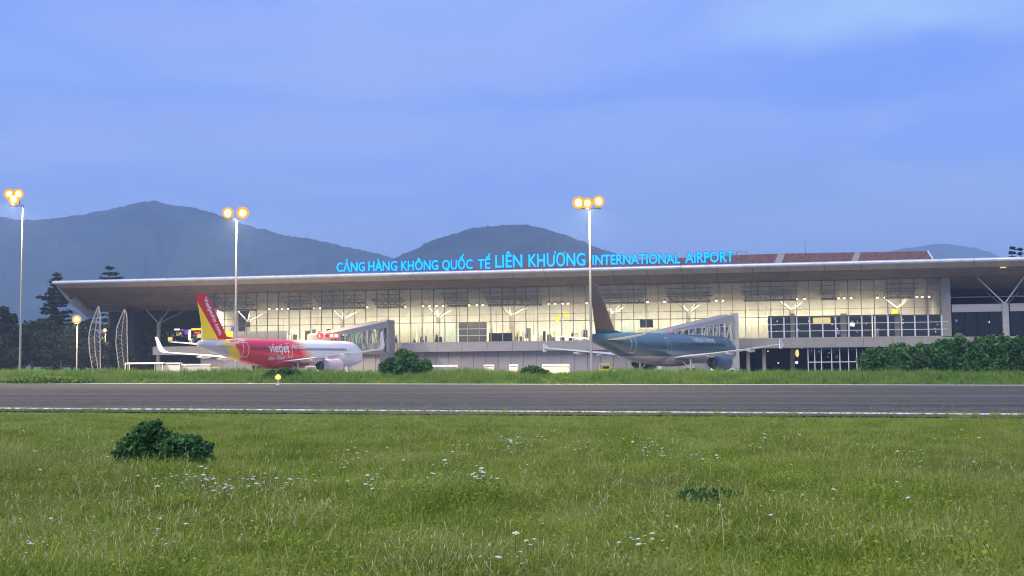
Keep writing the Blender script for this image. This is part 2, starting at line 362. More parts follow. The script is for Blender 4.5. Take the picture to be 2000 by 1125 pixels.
# ------------------------------------------------------------------ hills
def hill(name, pts, Y, depth, m, seed, foot=-5, jag=3.0):
    pts = sorted(pts); xs_ = [p[0] for p in pts]; ys_ = [p[1] for p in pts]
    n = 520; K = 60; b = MB(); vs = []
    for i in range(n + 1):
        px = xs_[0] + (xs_[-1] - xs_[0]) * i / n; py = float(np.interp(px, xs_, ys_))
        P = aty(px, py, Y)
        jg = jag * Y / F * (mnoise.fractal(Vector((px * 0.045, seed, 0)), 0.6, 2.0, 5)) + 3.2 * Y / F * abs(mnoise.noise(Vector((px * .24, seed, 4)))) + 1.7 * Y / F * mnoise.noise(Vector((px * .9, seed, 9)))
        top = P.z + jg
        edge = min(1.0, (px - xs_[0]) / 40, (xs_[-1] - px) / 40)
        for k in range(K + 1):
            q = k / K * 2 - 1                       # -1 front foot .. 0 ridge .. 1 back foot
            prof = max(0.0, math.cos(q * math.pi / 2)) ** 1.15
            yy = Y + q * depth
            zz = foot + (top - jg - foot) * prof + jg * prof ** 14
            rg = mnoise.fractal(Vector((px * 0.010, q * 2.4, seed)), 0.9, 2.0, 4)
            zz += 0.16 * (top - foot) * rg * (1 - prof) * prof * 2.0
            vs.append((P.x * yy / Y if q < 0.0 else P.x * (1 + 0.25 * q * depth / Y), yy, max(foot, zz)))
    fs = []
    for i in range(n):
        for k in range(K):
            a = i * (K + 1) + k; fs.append((a, a + K + 1, a + K + 2, a + 1))
    b.add(vs, fs); o = b.build(name, m, None, True); o['kind'] = 'structure'; return o
M['forest'] = mat('forest_slope', (0.026, 0.042, 0.040), 0.95, 0, 0.7, 0.012, coord='Object', spec=0.05)
hill('hill', [(-420, 520), (-250, 470), (-100, 440), (0, 431), (60, 436), (110, 432), (180, 420), (240, 408), (282, 399), (300, 396), (322, 403), (345, 409), (385, 413), (425, 425), (470, 440), (520, 455), (560, 466), (600, 470), (640, 479), (690, 490), (740, 500), (790, 512), (850, 535), (960, 580), (1050, 660)], 2900, 900, M['forest'], 1.3)
hill('hill', [(640, 640), (720, 560), (770, 508), (800, 494), (840, 475), (880, 462), (920, 450), (960, 445), (1000, 442), (1035, 443), (1080, 455), (1130, 471), (1165, 486), (1210, 500), (1300, 540), (1420, 620)], 2300, 600, M['forest'], 4.1)
hill('hill', [(1560, 600), (1680, 520), (1740, 493), (1790, 483), (1840, 478), (1890, 484), (1930, 493), (1990, 520), (2100, 600)], 4600, 900, M['forest'], 8.2, jag=2)
hill('hill', [(-900, 640), (-300, 600), (200, 640), (700, 600), (1200, 560), (1500, 590), (1900, 560), (2300, 600), (2900, 640)], 5600, 700, M['forest'], 11.0)

# haze: the air between here and the hills
hz = MB(); hz.box(-7500, 7500, -60, 7000, -8, 620)
mh = bpy.data.materials.new('haze_air'); mh.use_nodes = True; t = mh.node_tree; t.nodes.clear()
o_ = N(t, 'ShaderNodeOutputMaterial'); pv = N(t, 'ShaderNodeVolumePrincipled')
pv.inputs['Color'].default_value = (0.50, 0.67, 1.0, 1); pv.inputs['Density'].default_value = 0.00029; pv.inputs['Anisotropy'].default_value = 0.0
t.links.new(pv.outputs[0], o_.inputs['Volume'])
ho = hz.build('haze', mh); ho['kind'] = 'stuff'; ho.visible_shadow = True

# ------------------------------------------------------------------ terminal
term = thing('terminal_building', 'long two-storey airport terminal with curved overhanging roof and lit glass hall front', 'terminal', P0, -math.atan(TB))
T = lambda mb, name, m, parent=term, smooth=False: mb.build(name, m, parent, smooth)
UL = bl(105, 550, 0).x; UR = bl(2000, 503, 0).x + 60
ZE = bl(1000, 530, 0).z          # roof edge height
PROF = [(0.0, ZE - 0.25), (1.2, ZE - 0.75), (3.5, ZE - 1.55), (5.6, ZE - 2.2), (8.0, bl(1000, 560.5, 8).z), (11.5, ZE - 4.05), (15.0, bl(1000, 592, 15).z), (18, 13.45), (24, 14.3), (34, 16.2), (46, 17.6)]
def soff(s): return float(np.interp(s, [p[0] for p in PROF], [p[1] for p in PROF]))
# soffit in panels along the building, each 12 m, joints recessed
seg = 6.0; k = 0; u = UL + 0.0
rnd = random.Random(3)
while u < UR:
    u1 = min(UR, u + seg)
    b = MB(); a0, a1 = u + 0.04, u1 - 0.04
    us_ = [a0, a1]
    def us(s, x):  # taper of the left end: the back of the roof steps in
        return x
    vs = []
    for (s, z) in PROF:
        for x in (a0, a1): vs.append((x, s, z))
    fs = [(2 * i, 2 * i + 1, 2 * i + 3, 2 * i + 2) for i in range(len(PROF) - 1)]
    fb = MB(); fb.add([(a0, 0.02, ZE - .3), (a1, 0.02, ZE - .3), (a1, 1.9, soff(1.9) - .03), (a0, 1.9, soff(1.9) - .03), (a0, 1.9, soff(1.9) + .01), (a1, 1.9, soff(1.9) + .01)], [(0, 1, 2, 3), (3, 2, 5, 4)]); T(fb, 'soffit_front_strip', M['front_strip'])  # paler strip along the front of the soffit
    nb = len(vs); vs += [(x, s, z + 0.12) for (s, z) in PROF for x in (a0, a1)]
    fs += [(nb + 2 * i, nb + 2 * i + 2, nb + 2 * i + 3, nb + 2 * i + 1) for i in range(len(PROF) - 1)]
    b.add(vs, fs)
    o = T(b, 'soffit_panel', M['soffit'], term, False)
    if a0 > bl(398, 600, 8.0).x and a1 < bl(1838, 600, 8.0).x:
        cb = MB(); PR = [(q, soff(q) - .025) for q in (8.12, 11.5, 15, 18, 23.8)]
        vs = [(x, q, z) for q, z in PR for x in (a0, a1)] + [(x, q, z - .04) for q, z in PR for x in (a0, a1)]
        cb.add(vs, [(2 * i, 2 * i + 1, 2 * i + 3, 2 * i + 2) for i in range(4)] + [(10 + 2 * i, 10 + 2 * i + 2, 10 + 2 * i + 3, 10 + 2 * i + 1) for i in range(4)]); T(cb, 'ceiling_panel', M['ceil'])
    u = u1
# roof deck over the soffit (top skin + dark core)
b = MB(); top = [(0.3, ZE + 0.02), (4, ZE - 0.15), (10, ZE - 0.7), (16, ZE - 1.0), (24, ZE - 0.7), (34, ZE - 0.1), (46, ZE + 0.1)]
rings = []
for x in (UL + 0.05, UR):
    rings.append([(x, s, z) for s, z in top] + [(x, s, z + 0.2) for s, z in reversed(PROF)])
b.loft(rings); T(b, 'roof', M['duct'])
# rounded gutter pipe at the edge, with joints
gu = UL - 0.15; glen = 24.0
while gu < UR:
    b = MB(); e_ = min(UR, gu + glen); b.lathe([(0.30, gu), (0.33, gu + 0.3), (0.33, e_ - 0.35), (0.30, e_ - 0.05)], 14, (0, -0.05, ZE), 'x'); T(b, 'gutter', M['gutter'], term, True); gu = e_
# pale curved end sheet on the left gable
b = MB(); vs = []; fs = []
for i, s in enumerate(np.linspace(0.8, 16.5, 14)):
    lo = soff(s); dp = 0.12 + 2.3 * math.sin(math.pi * min(1, s / 19)) ** 1.3
    vs += [(UL + 0.0, s, lo + 0.1), (UL + 0.25, s, lo - dp)]
for i in range(13): fs.append((2 * i, 2 * i + 1, 2 * i + 3, 2 * i + 2))
b.add(vs, fs); o = T(b, 'end_sheet', M['pale_sheet'], term, True)
sm = o.modifiers.new('thick', 'SOLIDIFY'); sm.thickness = 0.12

GS = 8.0                                            # the glass plane
GL, GR = bl(398, 600, GS).x, bl(1838, 600, GS).x
ZS = bl(1000, 667.5, GS).z                          # sill
ZT = [ZS, ZS + (bl(1000, 628, GS).z - ZS) / 3, ZS + 2 * (bl(1000, 628, GS).z - ZS) / 3, bl(1000, 628, GS).z, bl(1000, 614, GS).z, bl(1000, 590, GS).z, soff(GS) - 0.02]
ncol = 62; cw = (GR - GL) / ncol
upane = boxmesh('pane', M['glass']); um = boxmesh('mullion', M['darkmetal']); uml = boxmesh('mullion', M['column'])
lower = boxmesh('lower_mullion', M['white_metal'])
def upx(u): # facade u -> photo px (approx, at sill height)
    p = tow(u, GS, 10); q = CAMM.inverted() @ p; return 1000 + F * q.x / -q.z
rows = [(ZT[0], ZT[3]), (ZT[3], ZT[4]), (ZT[4], ZT[5]), (ZT[5], ZT[6])]
for i in range(ncol):
    uc = GL + (i + 0.5) * cw
    for (z0, z1) in rows:
        o = place('glass_pane', upane, term, (uc, GS, (z0 + z1) / 2), (0, 0, 0), (cw - 0.06, 0.03, z1 - z0 - 0.04))
for i in range(ncol + 1):
    uc = GL + i * cw; px = upx(uc)
    o = place('mullion', um, term, (uc, GS - 0.03, (ZT[3] + ZT[6]) / 2), (0, 0, 0), (0.10, 0.20, ZT[6] - ZT[3]))
    dark = px > 1495
    o = place('mullion', uml if not dark else lower, term, (uc, GS - 0.03, (ZT[0] + ZT[3]) / 2), (0, 0, 0), (0.22 if dark else 0.15, 0.24, ZT[3] - ZT[0]))
for z, m_, th in ((ZT[3], um, 0.12), (ZT[4], um, 0.06), (ZT[0], uml, 0.2)):
    place('transom', m_, term, ((GL + GR) / 2, GS - 0.06, z), (0, 0, 0), (GR - GL, 0.2, th))
for a, c in ((1500, 1852), (890, 950)):
    for z in (ZT[1], ZT[2]):
        ua, uc2 = bl(a, 640, GS).x, bl(c, 640, GS).x
        place('transom', lower, term, ((ua + uc2) / 2, GS - 0.09, z), (0, 0, 0), (uc2 - ua, 0.16, 0.10))
# slab band under the glass, floor, back wall
b = MB(); ZB = bl(1000, 685.5, GS).z
b.box(bl(300, 670, GS).x, UR, GS - 0.35, 26, ZB, ZS - 0.12); T(b, 'floor_slab', M['slab'])
b = MB(); b.box(GL + 0.3, GR - 0.3, GS + 0.3, 24, ZS - 0.118, ZS - 0.04); T(b, 'hall_floor', M['floor_in'])
# cream back wall, boards 8 m long
wu = GL - 20
while wu < GR + 1:
    b = MB(); e_ = min(GR + 1, wu + 7.5); b.box(wu + 0.03, e_ - 0.03, 23.9 + 0.04 * (int(wu * 7) % 3), 24.4, ZS - 0.03, 13.95); T(b, 'hall_wall', M['cream'] if wu > GL else M['darkroom']); wu = e_
b = MB(); b.box(GR, bl(1857, 600, GS).x, GS - 0.1, 24, ZS, soff(GS) - 0.02); T(b, 'hall_wall', M['slab'])
b = MB(); b.box(GL - 0.6, GL, GS + 0.1, 24, ZS, soff(15) - 0.02); T(b, 'hall_wall', M['cream'])

# columns with V-struts
colpx = [310, 484, 669, 856, 999, 1197, 1345, 1546, 1753, 1964]
CS = 14.0
for px in colpx:
    uc = bl(px, 640, CS).x; zt = bl(px, 617 - (px - 1000) * 0.02, CS).z; zc = soff(CS) - 0.03
    b = MB(); b.lathe([(0.42, 0.03), (0.42, ZB - 0.02)], 16, (uc, CS, 0)); b.lathe([(0.55, ZS - 0.03), (0.42, ZS + 0.1), (0.40, zt - 0.1), (0.48, zt)], 16, (uc, CS, 0))
    o = T(b, 'column', M['column'], term, True)
    for du, ds in ((-3.0, 0.6), (2.4, 0.6), (-1.5, 4.6), (3.2, 5.0)):
        s2 = CS + ds - (0.6 if ds < 1 else 0)
        b = MB(); b.tube((uc, CS, zt - 0.1), (uc + du, s2, soff(s2) - 0.02), 0.15, 0.12, 8); T(b, 'strut', M['column'], o, True)
# dark ducts and trusses hanging between ceiling bays, seen through the top glass
for px0, px1 in ((560, 610), (622, 715), (730, 790), (868, 915), (948, 1060), (1170, 1262), (1300, 1392), (1448, 1560), (1600, 1640), (1726, 1790), (420, 500)):
    ua, ub = bl(px0, 582, 12).x, bl(px1, 582, 12).x
    b = MB(); zc = soff(12)
    b.box(ua + .4, ub - .4, 12.6, 13.5, zc - 1.35, zc - .95); T(b, 'ceiling_duct', M['duct'])
    for si, s_ in enumerate((9.4, 10.8, 12.2)):
        zt_ = soff(s_) - .12; b = MB(); b.tube((ua, s_, zt_), (ub, s_, zt_), .06, .06, 5); b.tube((ua + .5, s_, zt_ - 1.1), (ub - .5, s_, zt_ - 1.1), .06, .06, 5)
        q = ua + .2 * si
        while q < ub - 1.3:
            b.tube((q, s_, zt_), (q + .65, s_, zt_ - 1.1), .045, .045, 4, False); b.tube((q + .65, s_, zt_ - 1.1), (q + 1.3, s_, zt_), .045, .045, 4, False); q += 1.3
        T(b, 'roof_truss', M['truss'])
# spot lamps under the ceiling
spotpx = []
x = 452
while x < 1800:
    n = random.choice((3, 4, 4)); x0 = x
    for i in range(n): spotpx.append(x0 + i * 13 + random.uniform(-2, 2))
    x += n * 13 + random.choice((22, 34, 40))
bs = MB(); bs.ball((0, 0, 0), (0.17, 0.17, 0.13), 8); smesh = bs.mesh('spotlight', M['spot'])
cap = MB(); cap.lathe([(0.10, 0.5), (0.14, 0.05)], 8); capm = cap.mesh('lamp_housing', M['darkmetal'])
for i, px in enumerate(spotpx):
    uc = bl(px, 591, 14).x; zz = soff(14) - 0.55
    o = place('spotlight', smesh, term, (uc, 14.0, zz)); place('lamp_housing', capm, o)
ul = GL + 3
while ul < GR - 1:               # the light these lamps throw, plus an added front row of fill light
    for ls_, lz_, en_, rx_ in ((14.3, soff(14) - .5, 1450, 22), (9.5, 12.4, 620, 38)):
        L = bpy.data.lights.new('hall_lamp_and_fill', 'AREA'); L.shape = 'RECTANGLE'; L.size = 7.0; L.size_y = 0.6; L.energy = en_ * random.uniform(.8, 1.2); L.color = (1.0, 0.90, 0.74); L.spread = R(150)
        lo = bpy.data.objects.new('hall_lamp_and_fill', L); link(lo, term); lo.location = (ul, ls_, lz_); lo.rotation_euler = (R(rx_), 0, 0)
    ul += 8.5

# what stands behind the lower glass
def inner(px0, px1, y0, y1, s, m, name='partition', th=0.2):
    a = bl(px0, y1, s); c = bl(px1, y0, s); b = MB(); b.box(a.x, c.x, s, s + th, max(ZS - 0.03, a.z), c.z); return T(b, name, m)
inner(764, 812, 630, 672, 12.5, M['cream2']); inner(815, 858, 632, 672, 12.8, M['cream2']); inner(862, 893, 628, 672, 12.4, M['palegreen'])
inner(896, 950, 629, 672, 12, M['duct']); inner(1204, 1246, 628, 672, 12.4, M['palegreen']); inner(1250, 1275, 624, 640, 8.8, M['duct']); inner(1246, 1296, 641, 672, 12.5, M['cream2'])
inner(1440, 1499, 617, 672, 12.4, M['cream2']); inner(955, 1000, 650, 672, 9.6, M['darkroom'])
inner(1296, 1440, 640, 672, 12.6, M['cream2']); inner(405, 560, 646, 672, 12, M['grey_panel'])
# near-black boards whose colour stands in for unlit rooms, right of the centre
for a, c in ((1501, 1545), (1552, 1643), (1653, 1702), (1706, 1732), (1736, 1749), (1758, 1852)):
    inner(a, c, 616.5 - (a - 1500) * 0.012, 672, 9.3, M['darkroom'], 'unlit_room_board', 0.1)
b = MB(); a = bl(1500, 640, 8.9); c = bl(1852, 640, 8.9)
for p0, p1 in ((1545, 1552), (1643, 1653), (1749, 1757)):
    inner(p0, p1, 612, 672, 8.5, M['column'], 'pilaster', 0.4)
# lit goods and signs in the hall
rr = random.Random(5)
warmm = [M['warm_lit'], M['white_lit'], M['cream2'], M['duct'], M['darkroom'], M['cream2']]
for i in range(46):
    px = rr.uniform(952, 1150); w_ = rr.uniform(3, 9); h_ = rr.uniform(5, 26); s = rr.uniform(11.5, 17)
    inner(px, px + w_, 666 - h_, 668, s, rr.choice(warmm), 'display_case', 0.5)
for i in range(26):
    px = rr.uniform(560, 690); w_ = rr.uniform(3, 10); h_ = rr.uniform(5, 22)
    inner(px, px + w_, 664 - h_, 670, rr.uniform(10, 15), rr.choice(warmm[1:]), 'display_case', 0.5)
for i in range(16):
    px = rr.uniform(768, 860); inner(px, px + rr.uniform(2, 6), 670 - rr.uniform(4, 14), 670, rr.uniform(11.5, 12.2), rr.choice([M['duct'], M['darkroom'], M['cream']]), 'counter', 0.1)
for i in range(22):              # glowing balls put in for small reflections and lamps in the dark rooms
    px = rr.uniform(1505, 1850); y = rr.uniform(622, 650); q = bl(px, y, 9.2); b = MB(); b.ball(q, 0.09, 6); T(b, 'room_lamp_glint', M['white_lit'] if rr.random() < .6 else M['warm_lit'])
inner(1588, 1622, 620, 632, 9.1, M['warm_lit'], 'lit_board', 0.08); inner(1660, 1669, 630, 637, 9.1, M['white_lit'], 'lit_board', 0.08); inner(1634, 1640, 645, 653, 9.1, M['purple_lit'], 'lit_board', 0.08)
# overhead hanging signs
def sign(px, y, s, m, r=0.5, square=False):
    q = bl(px, y, s); b = MB()
    if square: b.cbox(q, (r * 2.2, 0.15, r * 1.8))
    else: b.lathe([(r, q.y), (r, q.y + 0.15)], 20, (q.x, 0, q.z), 'y')
    return T(b, 'hanging_sign', m)
sign(1088, 623, 7.6, M['yellow_lit'], 0.5); sign(1748, 608, 7.6, M['yellow_lit'], 0.45, True); sign(455, 643, 7.5, M['purple_lit'], 0.5)
sign(445, 655, 7.4, M['yellow_lit'], 0.9, True); sign(1106, 614, 9, M['yellow_lit'], 0.5, True); sign(483, 634, 7.5, M['duct'], 0.5, True)

# ground storey: grey cladding panels
gp = boxmesh('wall_panel', M['grey_panel']); gp2 = boxmesh('wall_panel', M['grey_panel2'])
ua, ub = bl(392, 690, 9.2).x, bl(1432, 690, 9.2).x
npan = int((ub - ua) / 2.35); pw = (ub - ua) / npan
for i in range(npan):
    for j, (z0, z1) in enumerate(((0.03, ZB - 0.03),)):
        o = place('wall_panel', gp if rnd.random() < .6 else gp2, term, (ua + (i + .5) * pw, 9.2 + rnd.uniform(-.02, .02), (z0 + z1) / 2), (0, 0, 0), (pw - 0.06, 0.2, z1 - z0))
b = MB(); b.box(ua, ub, 9.4, 9.8, 0.03, ZB - 0.02); T(b, 'backing_wall', M['darkmetal'])
# upper band cladding in panels between slab and sill (proud)
ua, ub = bl(300, 678, GS - 0.5).x, bl(1857, 678, GS - 0.5).x
npan = int((ub - ua) / 4.7); pw = (ub - ua) / npan
bm_ = boxmesh('band_panel', M['slab']); bm2 = boxmesh('band_panel', M['grey_panel2'])
for i in range(npan):
    uu = ua + (i + .5) * pw
    place('band_panel', bm_ if upx(uu) > 1430 or rnd.random() < .3 else bm2, term, (uu, GS - 0.46, (ZB + ZS) / 2 - 0.05), (0, 0, 0), (pw - 0.05, 0.2, ZS - ZB - 0.1))
# dark undercroft on the right with posts and a glazed box
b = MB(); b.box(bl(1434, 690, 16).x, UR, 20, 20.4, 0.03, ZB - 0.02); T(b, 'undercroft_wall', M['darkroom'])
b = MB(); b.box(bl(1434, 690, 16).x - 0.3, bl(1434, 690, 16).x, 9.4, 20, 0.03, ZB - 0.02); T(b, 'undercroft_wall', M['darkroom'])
for px in (1461, 1492, 1700):
    q = bl(px, 690, 10).x; b = MB(); b.lathe([(0.35, 0.03), (0.35, ZB - .02)], 12, (q, 10, 0)); T(b, 'post', M['column'], term, True)
wb = boxmesh('window_bar', M['white_metal']); wp = boxmesh('pane', M['glass_dark'])
bars = [1578, 1591, 1604, 1624, 1640, 1657, 1673]
zz1 = ZB - 0.1
for i, px in enumerate(bars):
    q = bl(px, 690, 8.6).x; place('window_bar', wb, term, (q, 8.6, zz1 / 2), (0, 0, 0), (0.14, 0.14, zz1))
    if i:
        q0 = bl(bars[i - 1], 690, 8.6).x; place('glass_pane', wp, term, ((q + q0) / 2, 8.65, zz1 / 2 + .02), (0, 0, 0), (q - q0 - .15, 0.02, zz1 - .1))
q0, q1 = bl(1578, 700, 8.6).x, bl(1673, 700, 8.6).x
place('window_bar', wb, term, ((q0 + q1) / 2, 8.5, bl(1620, 707, 8.6).z), (0, 0, 0), (q1 - q0, 0.12, 0.13))
for px, y, m_, r_ in ((1557, 690, 'warm_lit', 0.32), (1556, 708, 'white_lit', .25), (1566, 679, 'white_lit', .14), (1600, 687, 'white_lit', .14), (1619, 689, 'white_lit', .16), (1617, 697, 'warm_lit', .2), (1634, 697, 'warm_lit', .3), (1585, 684, 'white_lit', .1), (1520, 709, 'white_lit', .12), (1500, 686, 'white_lit', .1)):
    q = bl(px, y, 14); b = MB(); b.ball(q, (r_, .15, r_ * (2.2 if r_ == .32 else 1)), 8); T(b, 'undercroft_lamp', M[m_], term, True)

# open deck to the right of the hall
du0 = bl(1858, 600, GS).x
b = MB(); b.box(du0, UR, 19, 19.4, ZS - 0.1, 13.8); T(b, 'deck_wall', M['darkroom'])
pb = boxmesh('beam', M['concrete'])
for a, c in ((1859, 1956), (1972, 2060)):
    p0, p1 = bl(a, 600, GS), bl(c, 600, GS); z0, z1 = bl(1910, 609, GS).z, bl(1910, 594, GS).z
    place('beam', pb, term, ((p0.x + p1.x) / 2, GS, (z0 + z1) / 2), (0, 0, 0), (p1.x - p0.x, 0.4, z1 - z0))
    n_ = 4
    for i in range(n_):
        uu = p0.x + (p1.x - p0.x) * (i + .5) / n_
        place('glass_pane', wp, term, (uu, GS + 0.1, (z0 + ZS) / 2), (0, 0, 0), ((p1.x - p0.x) / n_ - .08, .03, z0 - ZS - .1))
    place('handrail', lower, term, ((p0.x + p1.x) / 2, 16, bl(1910, 580, 16).z), (0, 0, 0), (p1.x - p0.x + 4, 0.15, 0.2))
q = bl(1964, 620, GS - .3); b = MB(); b.box(q.x - .5, q.x + .5, GS - .5, GS + .5, 0.03, bl(1964, 592, GS).z); o = T(b, 'column', M['concrete'])
for du in (-4.2, 3.4):
    b = MB(); b.tube((q.x, GS, bl(1964, 592, GS).z - .1), (q.x + du, GS + .3, soff(GS) + 0.05 - 0.12), 0.13, 0.1, 8); T(b, 'strut', M['white_metal'], o, True)
for px, y in ((1845, 619), (1868, 626), (1931, 629)):
    p_ = bl(px, y, 12); b = MB(); b.ball(p_, 0.22, 8); T(b, 'deck_lamp', M['white_lit'], term, True)
q = bl(1959, 520, 2.2); b = MB(); b.cbox((q.x, 2.2, soff(2.2) - 0.1), (0.9, 0.5, 0.12)); T(b, 'soffit_lamp', M['warm_lit'])

# open porch at the left: far dim concourse wall with lit shop fronts
pu0, pu1 = bl(255, 640, 20).x, bl(400, 640, 20).x
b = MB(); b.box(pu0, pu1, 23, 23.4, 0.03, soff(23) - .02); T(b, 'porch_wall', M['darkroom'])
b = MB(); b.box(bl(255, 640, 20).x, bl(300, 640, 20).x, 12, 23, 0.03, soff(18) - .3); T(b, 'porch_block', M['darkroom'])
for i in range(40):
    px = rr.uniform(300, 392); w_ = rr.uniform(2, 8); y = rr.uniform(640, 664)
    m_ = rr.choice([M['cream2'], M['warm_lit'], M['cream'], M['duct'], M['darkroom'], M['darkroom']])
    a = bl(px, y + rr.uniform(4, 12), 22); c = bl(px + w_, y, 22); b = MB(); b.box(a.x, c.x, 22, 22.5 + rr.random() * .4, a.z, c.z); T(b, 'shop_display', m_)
for px, w_, y, h_, m_ in ((341, 9, 642, 3, 'white_lit'), (353, 6, 643, 3, 'purple_lit'), (361, 9, 644, 9, 'purple_lit'), (368, 4, 644, 20, 'white_lit'), (374, 18, 641, 4, 'yellow_lit'), (380, 10, 648, 3, 'red_lit'), (386, 8, 652, 8, 'warm_lit')):
    a = bl(px, y + h_, 21.5); c = bl(px + w_, y, 21.5); b = MB(); b.box(a.x, c.x, 21.4, 21.7, a.z, c.z); T(b, 'shop_sign', M[m_])
# tile roof of the hall behind the edge
def tile_roof():
    pts = [(850, 531), (1050, 517), (1300, 506), (1440, 498.5), (1520, 496), (1812, 491)]
    s0, s1 = 26.0, 34.0; b = MB(); vs = []; fs = []
    ua = bl(850, 528, s1).x; ub = bl(1812, 491, s1).x; n = int((ub - ua) / 0.22)
    n = n // 2 * 2
    for i in range(n + 1):
        u_ = ua + (ub - ua) * i / n; p_ = tow(u_, s1, 20); q_ = CAMM.inverted() @ p_; px = 1000 + F * q_.x / -q_.z
        zt = bl(px, float(np.interp(px, [a_[0] for a_ in pts], [a_[1] for a_ in pts])), s1).z
        hh = 0.14 if i % 2 else 0
        vs += [(u_ + (2.6 if i == n else 0), s0, ZE - 0.9 + hh), (u_, s1, zt + hh)]
    for i in range(n): fs.append((2 * i, 2 * i + 2, 2 * i + 3, 2 * i + 1))
    b.add(vs, fs); o = T(b, 'tiled_roof', M['tile'])
    # hip end and ridge cap
    zt = bl(1812, 491, s1).z; b = MB(); e1 = bl(1838, 503, s0).x
    b.add([(ub, s0, ZE - .9), (ub, s1, zt), (e1 + .4, s0, ZE - .9), (ub, s1 + 8, ZE - .9)], [(0, 2, 1), (1, 2, 3)]); T(b, 'tiled_roof', M['tile'])
    b = MB(); b.tube((ub, s1, zt + .05), (e1 + .4, s0, ZE - .8), 0.18, 0.18, 6); T(b, 'hip_cap', M['white_metal'])
    for p0, p1 in ((1498, 1528), (1648, 1676)):
        a = bl(p0, 506, s0).x; c = bl(p1 - 14, 506, s0).x; a2 = bl(p0 + 22, 497, s1).x; c2 = bl(p1 + 6, 497, s1).x
        z2 = bl((p0 + p1) / 2, 496 - (p0 - 1498) * .016, s1).z
        b = MB(); b.add([(a, s0, ZE - .7), (c, s0, ZE - .7), (c2, s1 - .2, z2 + .12), (a2, s1 - .2, z2 + .12)], [(0, 1, 2, 3)])
        oo = T(b, 'skylight', M['slab']); sm_ = oo.modifiers.new('t', 'SOLIDIFY'); sm_.thickness = 0.1
tile_roof()
q = bl(1573, 497, 33); q2 = bl(1572.5, 468, 33); b = MB(); b.tube((q.x, 33, q.z - 1.2), (q.x, 33, q2.z), 0.06, 0.03, 6); b.tube((q.x - .25, 33, q2.z - .6), (q.x + .25, 33, q2.z - .6), 0.02, 0.02, 4); T(b, 'antenna', M['darkmetal'])
b = MB(); q = bl(1438, 492, 12); q2 = bl(1458, 492, 12); qb = bl(1458, 503, 12)
b.tube((q.x, 12, q.z), (q2.x, 12, q2.z), .05, .05, 5); b.tube((q2.x, 12, q2.z), (q2.x, 12, ZE - 1), .05, .05, 5); b.tube((q.x, 12, q.z), (q.x, 12, ZE - 1), .05, .05, 5); T(b, 'roof_rail', M['darkmetal'])

# ------------------------------------------------------------------ text helper
def text_mesh(body, size, off=0.0, ext=0.0, res=3):
    cu = bpy.data.curves.new('t', 'FONT'); cu.body = body; cu.size = size; cu.offset = off; cu.extrude = ext; cu.resolution_u = res
    ob = bpy.data.objects.new('t', cu); COL.objects.link(ob)
    dg = bpy.context.evaluated_depsgraph_get(); me = bpy.data.meshes.new_from_object(ob.evaluated_get(dg)); bpy.data.objects.remove(ob); bpy.data.curves.remove(cu)
    return me
def text_w(body, size, off=0.0):
    me = text_mesh(body, size, off); xs_ = [v.co.x for v in me.vertices]; r_ = (min(xs_), max(xs_)) if xs_ else (0, 0); bpy.data.meshes.remove(me); return r_

# ------------------------------------------------------------------ rooftop sign
signo = thing('airport_sign', 'cyan neon lettering spelling the airport name along the terminal roof edge', 'sign', P0, -math.atan(TB))
SS = 0.9
words_ = [('CẢNG', 657, 715, 531.0, 529.5, 16.5), ('HÀNG', 719, 778, 529.3, 528.3, 17), ('KHÔNG', 783, 858, 528.2, 526.6, 17), ('QUỐC', 863, 925, 526.5, 525, 17), ('TẾ', 933, 960, 525, 524.3, 17),
          ('LIÊN', 967, 1022, 522.5, 521.5, 22.5), ('KHƯƠNG', 1032, 1145, 521, 518.5, 22.5), ('INTERNATIONAL', 1157, 1330, 517, 514, 17.5), ('AIRPORT', 1338, 1435, 513.5, 511, 18.5)]
capu = text_mesh('H', 1.0); CAP = max(v.co.y for v in capu.vertices); bpy.data.meshes.remove(capu)
for wd, x0, x1, y0, y1, ch in words_:
    x1 -= 2.2; x0 += .8
    a = bl(x0, y0, SS); c = bl(x1, y1, SS); cap = (bl(x0, y0 - ch * 1.06, SS) - a).z; size = cap / CAP
    W0, W1 = text_w(wd, size); kx = (c.x - a.x) / (W1 - W0)
    for i, chh in enumerate(wd):
        l1 = text_w(wd[:i + 1], size)[1]; own = text_w(chh, size); st = l1 - own[1]
        uu = a.x + (st - W0) * kx; zz = a.z + (c.z - a.z) * (i / max(1, len(wd)))
        b = MB()
        for mi, off, y_, ext in ((1, 0.15, 0.14, 0.06), (0, 0.055, -0.02, 0.05)):
            me = text_mesh(chh, size, off, ext); b.mi = mi
            b.add([(v.co.x * kx, y_ - v.co.z, v.co.y) for v in me.vertices], [tuple(p.vertices) for p in me.polygons]); bpy.data.meshes.remove(me)
        lt = b.build('letter', [M['cyan_face'], M['blue_edge']], signo); lt.location = (uu, SS, zz)
        wch = (own[0] + own[1]) / 2 * kx
        sb = MB(); sb.bar((wch, 0.25, -(zz - ZE) - 0.1), (wch, 0.25, cap * 0.5), 0.07, 0.07); sb.build('letter_post', M['steel'], lt)

